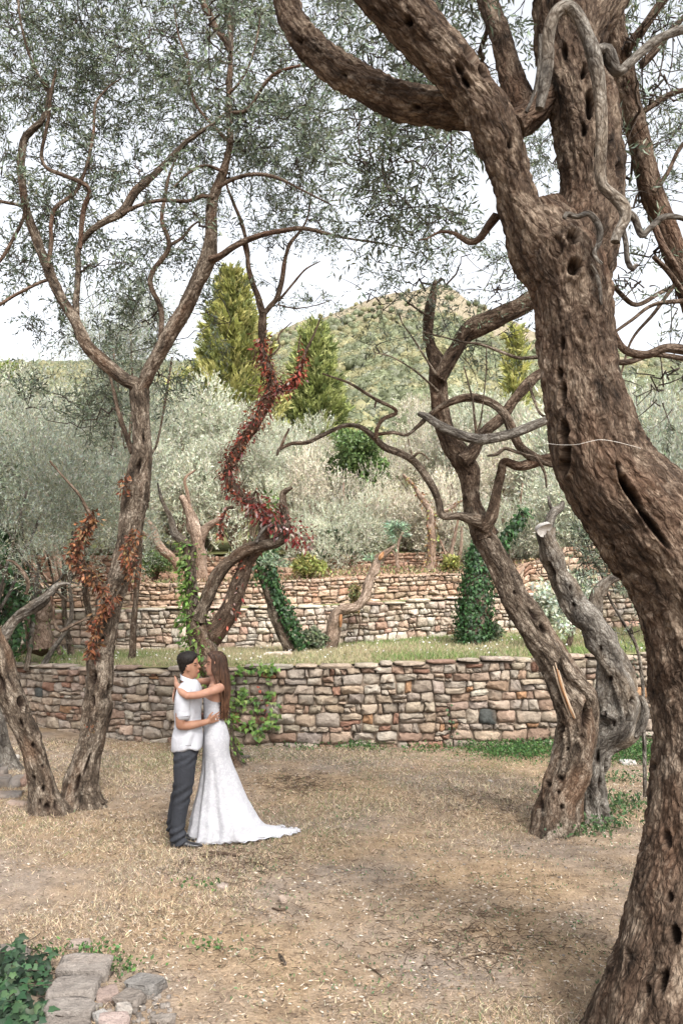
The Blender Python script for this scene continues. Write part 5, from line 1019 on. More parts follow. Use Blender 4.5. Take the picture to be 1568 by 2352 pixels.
gstone('half buried stone in the grass above the edging', 185, 2160, 54, 20, .03, [.27, .22, .19], .2)
gstone('grey stone at the left border above the ivy', 28, 2186, 78, 30, .06, S2, .1)
gstone('small reddish stone at the top of the slabs', 196, 2194, 44, 12, .03, SR, .1)
def chips(name, pts, mat=M_STONE):
    a = Acc()
    for u, v, w_, h_ in pts:
        c = G(u, v); q = stone_mesh('x', rsS, w_/F*c[1]/2, w_/F*c[1]/2.6, h_, np.array(S_)*rsS.uniform(.75, 1.3), 1); V = q.v[0]; an = rsS.uniform(0, 6); R_ = np.array([[math.cos(an), math.sin(an), 0], [-math.sin(an), math.cos(an), 0], [0, 0, 1]])
        a.add(V@R_+np.array([c[0], c[1], float(gh(c[:1], c[1:2])[0])+h_*.3]), q.t[0], tint=q.at[0][1]['tint'])
    return tag(a.build(name, mat), kind='stuff')
chips('stone_chips', [(rsS.uniform(220, 390), rsS.uniform(2280, 2350), rsS.uniform(5, 18), rsS.uniform(.01, .025)) for _ in range(70)])
chips('pebbles', [(rsS.uniform(60, 1400), 1725+rsS.rand()**1.5*620, rsS.uniform(3, 9), rsS.uniform(.005, .014)) for _ in range(120)])
gstone('pale flat stone in the dry grass below the train', 510, 2034, 28, 14, .02, [.34, .28, .25], .2)
gstone('small tan stone lying right of the pale flat stone', 649, 2068, 16, 12, .03, [.30, .24, .2], .4)
gstone('white stone on the grass near the left trees', 30, 1744, 26, 10, .05, [.4, .37, .34], .1)
gstone('white stone in the grass before the wall right', 1343, 1733, 24, 10, .05, [.42, .39, .36], .1)
gstone('flat white stone in the weeds far right', 1440, 1752, 36, 8, .04, [.44, .43, .42], 0)
gstone('small white stone on the ground below the weeds', 1125, 1795, 10, 6, .02, [.4, .38, .36], 0)
for lb, u, v, w_, h_, hm, c in (('rough grey block in the low stone step at the left edge', 12, 1800, 30, 20, .10, S2), ('second grey block of the left stone step', 40, 1802, 28, 18, .10, S_), ('reddish stone at the left step beside the leaning trunk', 60, 1798, 22, 20, .10, SR), ('low slab at the foot of the left step', 20, 1828, 60, 16, .05, S_), ('rounded stone topping the left step', 6, 1786, 20, 12, .12, S2), ('pink flat stone below the left step', 40, 1846, 54, 10, .03, [.33, .26, .22])):
    gstone(lb, u, v, w_, h_, hm, c, rsS.uniform(-.3, .3))
def stick(label, d, mat=M_BARK_DK, name='stick'):
    a = Acc(); pts = []
    for u, v, w_ in d: c = G(u, v); pts.append((c[0], c[1], float(gh(c[:1], c[1:2])[0])+w_*c[1]/F*.5+.004, w_*c[1]/F/2))
    wood(a, np.array(pts), step=.02, sides=8, ref=(0, 0, 1), knob=.15, flute=.15); o = a.build(name, mat, None, True); tag(rebase(o, pts[0][:3]), label, 'stick')
stick('dark brown stick lying just below the couple\'s feet', [(480, 1960, 5), (505, 1964, 7), (530, 1966, 7), (550, 1970, 4)])
stick('thinner stick crossing the dark one below the couple', [(462, 1972, 3), (490, 1968, 5), (512, 1962, 3)])
stick('piece of brown bark standing in the lower lawn', [(641, 2198, 5), (648, 2210, 9), (656, 2225, 5)], M_BARK)
stick('curved stick at the right of the lower lawn', [(1060, 2208, 3), (1100, 2200, 4), (1150, 2196, 3), (1180, 2203, 2)])
stick('short stick in the left foreground lawn', [(840, 2225, 3), (862, 2236, 5), (880, 2250, 3)])
stick('small stick near the tan stone', [(625, 2086, 4), (645, 2090, 6), (660, 2084, 3)], M_BARK_DK)
stick('bleached root lying behind the bride near the wall', [(545, 1742, 6), (560, 1747, 9), (572, 1744, 6)], M_BARK_GREY)
stick('short twig by the bottom of the lawn', [(1190, 2290, 3), (1215, 2294, 4), (1240, 2290, 2)], M_BARK_GREY)

# ivy growing over the hollow at the bottom left, with its earth bank
def ivy_bank():
    c = G(40, 2290); rt = root('ivy', 'glossy dark ivy mound over the hole at the bottom left corner', 'ivy', (c[0], c[1], 0))
    n = 1700; u = RS.uniform(-240, 128, n); v = RS.uniform(2214, 2480, n); ed = 128-14*np.abs(vnoise(np.stack([v*.03, v*0, v*0], 1)))-np.clip(v-2300, 0, 200)*.16; k = u < ed; u, v = u[k], v[k]; n = len(u)
    pos = np.stack([G(a, b) for a, b in zip(u, v)]); pos[:, 2] += .02+.12*RS.rand(n)+.05*np.sin(u*.05); bb = Acc()
    cards(bb, pos, nz(np.stack([RS.randn(n)*.7, -.6+RS.randn(n)*.4, -.25+RS.randn(n)*.3], 1)), np.stack([RS.randn(n)*.35, -.5+RS.randn(n)*.3, np.ones(n)], 1), RS.uniform(.04, .08, n), RS.uniform(.042, .075, n), 'ivy', tints(n, [[.018, .05, .02], [.03, .07, .028], [.008, .02, .008], [.055, .10, .045]], .22))
    tag(bb.build('ivy_leaves', M_GLOSS, rt), kind='stuff')
    st = Acc(); n = 120; i = RS.randint(0, len(pos), n); s = pos[i]-np.array([0, 0, .03]); e = s+rdir(n)*np.array([.2, .2, .05]); t = np.linspace(0, 1, 5)[None, :, None]; m = (s+e)/2+rdir(n)*.04
    thin(st, (1-t)**2*s[:, None]+2*t*(1-t)*m[:, None]+t*t*e[:, None], np.full((n, 5), .003)); tag(st.build('stems', M_TWIG, rt, True), kind='stuff')
    xs_, ys_ = np.meshgrid(np.linspace(0, 1, 30), np.linspace(0, 1, 24)); uu = -240+xs_*360; vv = 2222+ys_*260; VV = np.stack([G(a, b) for a, b in zip(uu.ravel(), vv.ravel())]); ed_ = np.minimum(np.minimum(xs_, 1-xs_), np.minimum(ys_, 1-ys_)).ravel()
    VV[:, 2] = .012+.07*np.clip(ed_*6, 0, 1)*(.6+.6*vnoise(VV*6)); m = Acc(); m.add(VV, grid_faces(24, 30, False)); tag(m.build('earth', M_CORE, rt, True))
ivy_bank()

# grass and flowers on the terrace behind the wall
def terrace_grass():
    a = Acc(); n = 90000; x = RS.uniform(-8.5, 8.5, n); t = RS.rand(n); y = lerp(yF(x)+.32, y2f(x)-.03, t); z = hT1(x, y)-.01+.03*vnoise(np.stack([x, lerp(0, 1, (y-yF(x))/(y2f(x)-yF(x)))*5, x*0], 1))*np.sin(np.pi*t)
    g = vnoise(np.stack([x*.8, y*.8, x*0], 1), 71)*.6+.2+.35*(x > .5); isg = RS.rand(n) < np.clip(g, .08, .85)
    ti = tints(n, [[.48, .42, .26], [.40, .35, .21], [.55, .48, .32]], .15, .05); ti[isg] = tints(int(isg.sum()), [[.17, .27, .08], [.23, .32, .11], [.28, .33, .15]], .2)
    cards(a, np.stack([x, y, z], 1), RS.randn(n, 3)*.5+np.array([0, 0, 1.]), RS.randn(n, 3), RS.uniform(.03, .10, n), .010, 'blade', ti); tag(a.build('terrace_grass', M_DRY), kind='stuff')
    a = Acc(); n = 520; x = RS.uniform(-8, 8, n); t = RS.rand(n); y = lerp(yF(x)+.5, y2f(x)-.2, t); z = hT1(x, y)+.05
    cards(a, np.stack([x, y, z], 1), rdir(n), np.array([0, -.3, 1.])+RS.randn(n, 3)*.3, .035, .035, 'chip', tints(n, [[.8, .78, .74]], .08, .02)); tag(a.build('small_white_flowers', M_DRY), kind='stuff')
    for u, v, lb in ((622, 1494, 'leftmost pale broken stone at the foot of the ivy-wrapped leaning trunk'), (640, 1498, 'middle broken stone in the row under the ivy-wrapped trunk'), (658, 1496, 'rightmost broken stone under the ivy-wrapped leaning trunk')):
        p = P(u, v, 15.2); o = stone_mesh('stone', rsS, .10, .08, .05, [.5, .42, .36]).build('stone', M_STONE); o.location = (p[0], p[1], float(hT1(p[0:1], p[1:2])[0])+.03); tag(o, lb, 'stone')
terrace_grass()
a = Acc(); n = 9000; x = RS.uniform(-7, 7, n); t = RS.rand(n); y = lerp(Y3+.4, Y4-.1, t); z = lerp(ip(x, T3)-.02, ip(x, B4), (y-Y3-.12)/(Y4-Y3))+.03
cards(a, np.stack([x, y, z], 1), rdir(n)+np.array([0, 0, .5]), rdir(n), RS.uniform(.05, .14, n), .03, 'chip', tints(n, [[.30, .2, .12], [.42, .33, .22], [.2, .24, .1], [.16, .11, .08]], .25)); tag(a.build('upper_terrace_litter', M_DRY), kind='stuff')
# ------------------------------------------------------------------ the couple
MAN_Y = 7.84
OX, OYp, SCL = 400., 2030., 1066.                     # local frame of the pair: origin at the man's near foot
ORG = P((560+OX/2.6133)/1.63265, (2380+OYp/2.6133)/1.63265, MAN_Y); ORG[2] = 0.
def L_(x, y, d=0.): return np.array([(x-OX)/SCL, d, (OYp-y)/SCL])
def mesh_from(acc_list, voxel, smooth=3, fac=.5):
    """fuse closed shells into one continuous skin"""
    a = Acc()
    for V, f in acc_list: a.add(V, f)
    me = bpy.data.meshes.new('tmp'); V = np.concatenate(a.v); fs = [tuple(r) for b in a.q for r in b]+[tuple(r) for b in a.t for r in b]
    me.from_pydata([tuple(v) for v in V], [], fs); o = bpy.data.objects.new('tmp', me); COL.objects.link(o)
    bm = bmesh.new(); bm.from_mesh(me); bmesh.ops.recalc_face_normals(bm, faces=bm.faces); bm.to_mesh(me); bm.free()
    r = o.modifiers.new('r', 'REMESH'); r.mode = 'VOXEL'; r.voxel_size = voxel
    s = o.modifiers.new('s', 'SMOOTH'); s.factor = fac; s.iterations = smooth
    dg = bpy.context.evaluated_depsgraph_get(); dg.update(); ev = o.evaluated_get(dg); m2 = bpy.data.meshes.new_from_object(ev)
    n = len(m2.vertices); co = np.empty(n*3, np.float32); m2.vertices.foreach_get('co', co); no = np.empty(n*3, np.float32); m2.vertex_normals.foreach_get('vector', no)
    F4 = [tuple(p.vertices) for p in m2.polygons]; bpy.data.objects.remove(o); bpy.data.meshes.remove(me); bpy.data.meshes.remove(m2)
    q = np.array([f for f in F4 if len(f) == 4], dtype=int).reshape(-1, 4); t = np.array([f for f in F4 if len(f) == 3], dtype=int).reshape(-1, 3)
    return co.reshape(-1, 3).astype(float), no.reshape(-1, 3).astype(float), [q, t]
def closed(K, M):
    j = np.arange(M); return [grid_faces(K, M), np.stack([(j+1) % M, j, np.full(M, K*M)], 1), np.stack([(K-1)*M+j, (K-1)*M+(j+1) % M, np.full(M, K*M+1)], 1)]
def taper(pts, sides=16, sub=True):
    """pts (x,y,z,r[,ry]) -> closed limb with rounded ends"""
    Q = crom(np.array([list(p[:4]) for p in pts], float), .012); C, r = Q[:, :3], Q[:, 3]; T = nz(np.gradient(C, axis=0))
    ref = np.array([.13, 1, .21]) if abs(np.mean(T[:, 1])) < .8 else np.array([0, .1, 1.]); s1 = nz(np.cross(T, ref)); s2 = np.cross(T, s1)
    C = np.vstack([C[0]-T[0]*r[0]*.85, C[0]-T[0]*r[0]*.5, C, C[-1]+T[-1]*r[-1]*.5, C[-1]+T[-1]*r[-1]*.85]); r = np.concatenate([[r[0]*.5, r[0]*.87], r, [r[-1]*.87, r[-1]*.5]])
    s1 = np.vstack([s1[0], s1[0], s1, s1[-1], s1[-1]]); s2 = np.vstack([s2[0], s2[0], s2, s2[-1], s2[-1]]); th = np.arange(sides)/sides*2*np.pi
    V = rings(C, np.repeat(r[:, None], sides, 1), s1, s2, th).reshape(-1, 3); V = np.vstack([V, C[0], C[-1]]); return V, closed(len(C), sides)
def stack_(sec, cy, sides=28, p=2.0, step=.01, skew=None):
    """sections (y_px, xL, xR, half width) of the profile, stacked as ovals"""
    a = np.array([((x0+x1)/2, yy, (x1-x0)/2/SCL, hw) for yy, x0, x1, hw in sec], float); b = crom(np.stack([(a[:, 0]-OX)/SCL, (OYp-a[:, 1])/SCL, a[:, 2], a[:, 3]], 1), step)
    th = np.arange(sides)/sides*2*np.pi; c, s = np.cos(th), np.sin(th); e = 2/p; cc = np.sign(c)*np.abs(c)**e; ss = np.sign(s)*np.abs(s)**e
    cyv = cy if np.ndim(cy) == 0 else 0
    V = np.stack([b[:, 0:1]+b[:, 2:3]*cc, np.full((len(b), sides), float(cyv))+b[:, 3:4]*ss, np.repeat(b[:, 1:2], sides, 1)], -1).reshape(-1, 3)
    K = len(b); V = np.vstack([V, [b[0, 0], cyv, b[0, 1]], [b[-1, 0], cyv, b[-1, 1]]]); return V, closed(K, sides)
def ball(x, y, d, rx, ry, rz, n=14):
    c = L_(x, y, d); ph = np.linspace(.15, np.pi-.15, n); th = np.arange(2*n)/(2*n)*2*np.pi
    V = np.stack([c[0]+rx*np.sin(ph)[:, None]*np.cos(th), c[1]+ry*np.sin(ph)[:, None]*np.sin(th), c[2]+rz*np.cos(ph)[:, None]+0*th], -1).reshape(-1, 3)
    return np.vstack([V, c+[0, 0, rz], c-[0, 0, rz]]), closed(n, 2*n)
def arm(*p): return taper([list(L_(x, y, d))+[r] for x, y, d, r in p])
def hand(wr, kn, up, r=.0088, L=(.078, .086, .080, .064), th=None, spread=.35, pw=.036, curl=.25, nrm=None):
    """palm from wrist to knuckles, four fingers and a thumb; wr, kn local points, up = side towards the thumb"""
    d = nz(kn-wr); u = nz(up-d*np.dot(up, d)); n = nz(np.cross(d, u)) if nrm is None else nrm; out = []
    for k in range(4):
        o = (1.5-k)/1.5; b = wr+(kn-wr)*.1+u*o*pw*.45; e = kn+u*o*pw*.85; out.append(taper([list(b)+[.014], list((b+e)/2)+[.015], list(e)+[.0115]], 12))
    for k in range(4):
        o = (1.5-k)/1.5; b = kn+u*o*pw*.85; dd = nz(d+u*o*spread*.35); l = L[k]
        p = [list(b)+[r*1.12], list(b+dd*l*.4+n*curl*l*.10)+[r], list(b+dd*l*.72+n*curl*l*.32)+[r*.92], list(b+dd*l*.97+n*curl*l*.62)+[r*.75]]; out.append(taper(p, 10))
    b = wr+(kn-wr)*.22+u*pw*.8; t1 = b+nz(d*.75+u*.9)*.035; t2 = t1+nz(d+u*.45)*.030; out.append(taper([list(b)+[.013], list(t1)+[.0105], list(t2)+[.008]], 10)); return out
def skinmat(name, c, c2):
    m, t, out = newmat(name); tc = nd(t, 'ShaderNodeTexCoord').outputs['Object']; n = noise(t, tc, 9, 3, .5); a = attr(t, 'hol').outputs['Fac']
    col = mixc(t, a, ramp(t, n, [(.35, c), (.65, c2)]), (.28, .07, .055)); b = bsdf(t, out, col, .5, None, .35)
    b.inputs['Subsurface Weight'].default_value = .12; b.inputs['Subsurface Radius'].default_value = (.02, .008, .004); b.inputs['Subsurface Scale'].default_value = .5; return m
M_SKIN_M = skinmat('tanned_skin', (.23, .115, .072), (.29, .155, .10)); M_SKIN_W = skinmat('warm_skin', (.29, .15, .10), (.36, .20, .14))
def cloth(name, col, sc=400, bs=.25, big=0., rough=.85, lace=False):
    m, t, out = newmat(name); tc = nd(t, 'ShaderNodeTexCoord').outputs['Object']; n = noise(t, tc, sc, 2, .5); c = tuple(x*.93 for x in col); cc = ramp(t, n, [(.3, c), (.7, col)])
    nb = bump(t, n, bs, .002)
    if big: nb = bump(t, noise(t, tc, 14, 3, .5, None, 1.5), big, .02, nb)
    if lace:
        v = nd(t, 'ShaderNodeTexVoronoi', feature='SMOOTH_F1'); v.inputs['Scale'].default_value = 38; w = nd(t, 'ShaderNodeTexNoise'); w.inputs['Scale'].default_value = 16; t.links.new(tc, w.inputs[0])
        ad = nd(t, 'ShaderNodeVectorMath', operation='MULTIPLY_ADD'); ad.inputs[1].default_value = (.14, .14, .14); t.links.new(w.outputs[1], ad.inputs[0]); t.links.new(tc, ad.inputs[2]); t.links.new(ad.outputs[0], v.inputs['Vector'])
        r = ramp(t, v.outputs['Distance'], [(.28, (1, 1, 1)), (.48, (.86, .86, .88))]); cc = mixc(t, 1., cc, r, 'MULTIPLY'); nb = bump(t, v.outputs['Distance'], .35, .006, nb)
    bsdf(t, out, cc, rough, nb, .2); return m
M_SHIRT = cloth('white_shirt_cotton', (.42, .425, .455), big=.35); M_DRESS = cloth('white_lace', (.45, .45, .47), big=.12, lace=True); M_TROUS = cloth('charcoal_trouser_cloth', (.027, .029, .035), big=.35)
M_SHOE = plainmat('black_leather', (.012, .012, .014), .35, .1, 60, .2, .5)
def hairmat(name, a, b, c, tips=None):
    m, t, out = newmat(name); tc = nd(t, 'ShaderNodeTexCoord').outputs['Object']; n = noise(t, tc, 120, 3, .6, (1, 1, .06)); col = ramp(t, n, [(.3, a), (.5, b), (.7, c)])
    if tips:
        sx = nd(t, 'ShaderNodeSeparateXYZ'); t.links.new(tc, sx.inputs[0]); mr = nd(t, 'ShaderNodeMapRange'); mr.inputs['From Min'].default_value = 1.62; mr.inputs['From Max'].default_value = 1.2; t.links.new(sx.outputs[2], mr.inputs[0])
        col = mixc(t, mr.outputs[0], col, mixc(t, 1., col, tips, 'MULTIPLY'))
    b_ = bsdf(t, out, col, .6, bump(t, n, .7, .004), .2); return m
M_HAIR_M = hairmat('short_black_hair', (.004, .003, .0025), (.008, .006, .005), (.018, .014, .012))
M_HAIR_W = hairmat('long_brown_hair', (.010, .006, .004), (.032, .016, .010), (.085, .045, .027), (2.9, 2.8, 2.6))
M_EYE = plainmat('dark_brows_and_lashes', (.012, .008, .006), .6, .1, 40); M_RING = plainmat('silver', (.6, .6, .6), .25, 0, 10, .05, .8)
def place(V, f, name, mat, rt, smooth=True, **at):
    a = Acc(); a.add(V+ORG, f, **at); return a.build(name, mat, rt, smooth)
def masked(V, N, faces, fn, off):
    """a shell lifted off a skin where fn > 0"""
    w = fn(V, N); q, t = faces; W = w; V2 = V+N*(np.clip(w, 0, 1)*off)[:, None]
    q = q[(W[q] > 0).any(1)] if len(q) else q; t = t[(W[t] > 0).any(1)] if len(t) else t
    used = np.unique(np.concatenate([q.ravel(), t.ravel()])); mp = -np.ones(len(V), int); mp[used] = np.arange(len(used)); return V2[used], [mp[q], mp[t]], used
px_x = lambda V: V[:, 0]*SCL+OX
px_y = lambda V: OYp-V[:, 2]*SCL

# ---- the man
rM = root('person', 'man in white short-sleeved shirt and charcoal trousers embracing the bride', 'person', ORG)
head = [(158, 365, 400, .02), (168, 325, 440, .047), (185, 300, 462, .062), (210, 288, 474, .071), (235, 284, 479, .075), (258, 285, 483, .0755), (270, 287, 478, .075), (285, 290, 474, .0735), (305, 297, 478, .071), (325, 306, 479, .067), (345, 318, 478, .062), (362, 330, 476, .057), (380, 345, 472, .051), (396, 375, 464, .042), (406, 400, 452, .030), (411, 415, 440, .015)]
parts = [stack_(head, -.01), ball(488, 300, -.01, .012, .011, .014), taper([list(L_(480, 268, -.01))+[.007], list(L_(488, 285, -.01))+[.009], list(L_(497, 301, -.01))+[.0115]], 10),
  taper([list(L_(486, 332, -.01-.015))+[.006], list(L_(489, 334, -.01))+[.0075], list(L_(486, 332, .005))+[.006]], 10), taper([list(L_(483, 346, -.024))+[.006], list(L_(486, 348, -.01))+[.0075], list(L_(483, 346, .004))+[.006]], 10),
  ball(455, 385, -.01, .022, .024, .02), ball(395, 308, -.084, .017, .006, .028), ball(398, 318, -.086, .010, .006, .014), ball(395, 308, .064, .017, .006, .028),
  arm((385, 340, -.01, .058), (380, 400, -.01, .058), (380, 450, -.01, .063)),
  stack_([(430, 330, 450, .07), (480, 300, 488, .13), (530, 285, 498, .165), (600, 272, 500, .165), (700, 266, 500, .155), (800, 268, 495, .145), (900, 265, 490, .14), (1000, 255, 490, .15), (1100, 255, 482, .155), (1150, 270, 470, .14)], 0.),
  arm((375, 535, -.165, .056), (358, 640, -.19, .05), (348, 760, -.205, .046), (350, 838, -.205, .043)), arm((350, 838, -.205, .042), (420, 842, -.17, .042), (500, 835, -.125, .034), (585, 822, -.075, .026)),
  arm((375, 535, .165, .056), (365, 700, .2, .048), (385, 835, .25, .042)), arm((385, 835, .25, .04), (480, 830, .33, .034), (600, 815, .36, .026))]
parts += hand(L_(582, 822, -.075), L_(642, 800, -.03), nz(np.array([.0, -.35, 1.])), L=(.060, .056, .052, .044), spread=.6, curl=.9, nrm=np.array([0, 1., 0]))
parts += hand(L_(600, 815, .36), L_(665, 800, .33), nz(np.array([.0, .2, 1.])), spread=.4, curl=.9, nrm=np.array([0, -1., 0]))
for d, pts in ((-.1, [(368, 1150, -.075, .095), (368, 1300, -.085, .09), (360, 1480, -.09, .062), (330, 1640, -.09, .056), (305, 1850, -.095, .045), (285, 1975, -.1, .04)]), (.1, [(345, 1150, .07, .095), (335, 1350, .085, .08), (290, 1580, .1, .056), (245, 1750, .12, .05), (212, 1950, .14, .04)])):
    parts.append(arm(*pts))
V, N, fc = mesh_from(parts, .0055, 3)
lips = np.exp(-(((px_x(V)-487)/9)**2+((px_y(V)-340)/9)**2))*.7
place(V, fc, 'body', M_SKIN_M, rM, hol=lips)
def hm(V, N):
    x, y = px_x(V), px_y(V); lim = np.interp(x, [270, 310, 345, 372, 400, 425, 440, 452, 475, 500], [372, 372, 355, 300, 272, 268, 250, 226, 196, 170]); w = sstep(0, 34, lim-y)*(y < 420)
    return w*(.22+.78*(1-sstep(195, 285, y)))
VH, fH, _ = masked(V, N, fc, hm, .016); VH += .002*vnoise(VH*90)[:, None]; place(VH+0, fH, 'hair', M_HAIR_M, rM)
def strip(pts, r, name, mat, rt): a = Acc(); wood(a, np.array([list(p+ORG)+[r*s] for p, s in pts]), step=.004, sides=6, flute=0, knob=0); return a.build(name, mat, rt, True)
strip([(L_(437, 262, -.068), .5), (L_(455, 257, -.060), 1), (L_(472, 259, -.046), .8)], .0035, 'eyebrow', M_EYE, rM)
strip([(L_(448, 281, -.062), .5), (L_(460, 280, -.0575), 1), (L_(469, 282, -.048), .6)], .0028, 'eye', M_EYE, rM)
# shirt
sh = [stack_([(405, 345, 440, .075), (430, 325, 468, .09), (455, 305, 482, .125), (490, 288, 492, .17), (530, 272, 500, .192), (600, 262, 506, .195), (700, 257, 511, .185), (800, 252, 510, .175), (900, 244, 508, .172), (1000, 232, 510, .178), (1062, 227, 513, .182), (1086, 224, 506, .180), (1104, 232, 440, .165)], 0., p=2.2),
      arm((372, 520, -.165, .066), (366, 600, -.185, .066), (368, 690, -.198, .061), (374, 738, -.203, .059)), arm((372, 520, .165, .066), (366, 640, .195, .063), (374, 738, .22, .059))]
V, N, fc = mesh_from(sh, .0065, 3)
wr = .014*vnoise(V*np.array([9, 9, 5.])+3)+.006*vnoise(V*np.array([16, 16, 9.])+7); drape = .007*np.sin(px_x(V)*.055+px_y(V)*.018+2.5*vnoise(V*4))*sstep(560, 900, px_y(V)); V = V+N*(wr+drape)[:, None]
V[:, 2] += np.where(px_y(V) > 1040, .012*np.sin(px_x(V)*.02), 0); place(V, fc, 'shirt', M_SHIRT, rM)
th = np.arange(40)/40*2*np.pi; a = Acc()
for k, (zz, rx, ry, dx) in enumerate(((430, .066, .074, 0), (412, .064, .070, -.004), (396, .066, .071, -.008), (394, .070, .075, -.008), (414, .073, .081, -.002), (442, .082, .094, .004))):
    V_ = np.stack([L_(388, zz)[0]+dx+rx*np.cos(th), -.005+ry*np.sin(th), L_(388, zz)[2]-.026*np.cos(th)], 1); VV = V_ if k == 0 else np.vstack([VV, V_])
place(VV, grid_faces(6, 40), 'collar', M_SHIRT, rM)
cu = Acc(); q_ = np.array([[p_[0], p_[1], p_[2], .0035] for p_ in [L_(374, 741, -.203)+ORG+np.array([.0625*math.cos(k_), .0625*math.sin(k_), .004*math.cos(k_)]) for k_ in np.linspace(0, 2*np.pi, 25)]]); wood(cu, q_, step=.005, sides=6, flute=0, knob=0, ref=(0, 0, 1)); cu.build('sleeve_hem', M_SHIRT, rM, True)
# trousers
tp = [stack_([(1055, 262, 492, .150), (1085, 240, 482, .162), (1120, 243, 480, .168), (1160, 250, 474, .165), (1210, 262, 466, .15), (1240, 285, 450, .12)], 0., p=2.3),
      arm((370, 1140, -.075, .102), (366, 1260, -.082, .100), (360, 1400, -.088, .092), (350, 1520, -.09, .080), (322, 1680, -.092, .074), (303, 1830, -.096, .070), (305, 1925, -.1, .072), (312, 1962, -.1, .074)),
      arm((345, 1140, .07, .10), (340, 1280, .08, .095), (310, 1440, .09, .082), (275, 1580, .10, .076), (238, 1720, .115, .068), (210, 1850, .13, .062), (203, 1930, .14, .058))]
V, N, fc = mesh_from(tp, .0065, 2)
y = px_y(V); fold = .010*np.sin(y*.075+px_x(V)*.05+3*vnoise(V*5))*(sstep(1750, 1930, y)+.7*np.exp(-((y-1520)/90)**2)+.5*np.exp(-((y-1180)/60)**2))+.007*vnoise(V*np.array([8, 8, 4.])); V = V+N*fold[:, None]; V[:, 2] = np.maximum(V[:, 2], .02); place(V, fc, 'trousers', M_TROUS, rM)
def shoe(x0, d, z0, rt, ang=0):
    s = [(0, .032, .052, .010), (.02, .040, .075, .0), (.07, .041, .078, 0), (.12, .040, .066, 0), (.17, .044, .046, 0), (.215, .045, .036, 0), (.25, .037, .030, 0), (.275, .022, .022, 0), (.285, .010, .014, 0)]
    a = np.array([(e[0], e[1], e[2]) for e in s]); K = len(a); th = np.arange(20)/20*2*np.pi; V = []
    for xx, hw, h in a: V.append(np.stack([np.full(20, xx), hw*np.cos(th), np.where(np.sin(th) > 0, .014+np.sin(th)*(h-.014), .014+np.sin(th)*.012)], 1))
    V = np.vstack(V+[[[-.004, 0, .03]], [[.29, 0, .012]]]); c, s_ = math.cos(ang), math.sin(ang); V = V@np.array([[c, s_, 0], [-s_, c, 0], [0, 0, 1]]); V = V+np.array([(x0-OX)/SCL, d, z0]); place(V, closed(K, 20), 'shoe', M_SHOE, rt)
shoe(238, -.10, 0.006, rM, -.05); shoe(178, .14, 0.004, rM, -.1)

# ---- the bride
WY = .16
rW = root('person', 'bride in a strapless white lace dress with a train, arms round the man', 'person', ORG+np.array([.12, .2, 0]))
WH = .10
head = [(162, 600, 655, .02), (172, 572, 690, .046), (190, 558, 706, .060), (215, 552, 716, .069), (240, 551, 720, .0725), (262, 553, 720, .073), (278, 556, 717, .0715), (296, 554, 712, .069), (315, 549, 704, .065), (335, 547, 692, .060), (352, 546, 676, .0545), (370, 546, 655, .048), (384, 552, 632, .038), (392, 564, 612, .026), (396, 575, 600, .012)]
parts = [stack_(head, WH), taper([list(L_(555, 268, WH))+[.006], list(L_(541, 286, WH))+[.0075], list(L_(529, 299, WH))+[.009]], 10), ball(536, 304, WH, .010, .012, .008),
  taper([list(L_(548, 328, WH-.016))+[.0055], list(L_(541, 328, WH))+[.007], list(L_(548, 328, WH+.016))+[.0055]], 10), taper([list(L_(549, 342, WH-.016))+[.0055], list(L_(543, 342, WH))+[.0075], list(L_(549, 342, WH+.016))+[.0055]], 10), ball(560, 376, WH, .017, .02, .017),
  arm((625, 340, WH, .043), (618, 400, WH+.01, .042), (630, 455, WH+.02, .047)),
  stack_([(440, 590, 680, .06), (470, 575, 705, .115), (505, 560, 718, .150), (545, 545, 722, .150), (600, 525, 716, .135), (660, 515, 704, .128), (740, 520, 690, .118), (800, 522, 688, .115), (900, 520, 728, .14), (1000, 515, 752, .155), (1080, 520, 745, .15), (1130, 545, 720, .12)], WH+.04),
  arm((688, 505, WH-.09, .046), (640, 520, WH-.16, .043), (530, 545, WH-.29, .036), (425, 545, -.285, .032)), arm((425, 545, -.285, .032), (370, 520, -.235, .032), (310, 478, -.12, .026), (275, 455, -.05, .021)),
  arm((650, 490, WH+.18, .044), (560, 465, .25, .036), (460, 462, .20, .031)), arm((460, 462, .20, .031), (380, 470, .13, .030), (300, 492, .09, .024), (262, 515, .05, .020))]
parts += hand(L_(282, 458, -.06), L_(256, 462, -.01), nz(np.array([.1, -.2, .9])), L=(.045, .05, .05, .04), r=.0078, pw=.03, curl=1.3, nrm=nz(np.array([.5, .3, -.8])))
parts += hand(L_(258, 512, .05), L_(240, 575, .01), nz(np.array([.0, -1., .1])), L=(.068, .075, .07, .055), r=.0078, pw=.034, curl=.4, nrm=np.array([1., 0, 0]), spread=.5)
for s in (-1, 1): parts.append(arm((620, 1100, WH+.06+s*.06, .085), (620, 1400, WH+.1+s*.07, .062), (620, 1700, WH+.14+s*.07, .045), (625, 1960, WH+.16+s*.07, .035)))
V, N, fc = mesh_from(parts, .0055, 3)
place(V, fc, 'body', M_SKIN_W, rW, hol=np.exp(-(((px_x(V)-545)/9)**2+((px_y(V)-335)/10)**2))*.8)
strip([(L_(560, 254, WH-.042), .6), (L_(574, 249, WH-.054), 1), (L_(590, 254, WH-.064), .6)], .0028, 'eyebrow', M_EYE, rW)
strip([(L_(560, 276, WH-.046), .6), (L_(572, 279, WH-.055), 1), (L_(584, 276, WH-.062), .6)], .0026, 'eye', M_EYE, rW)
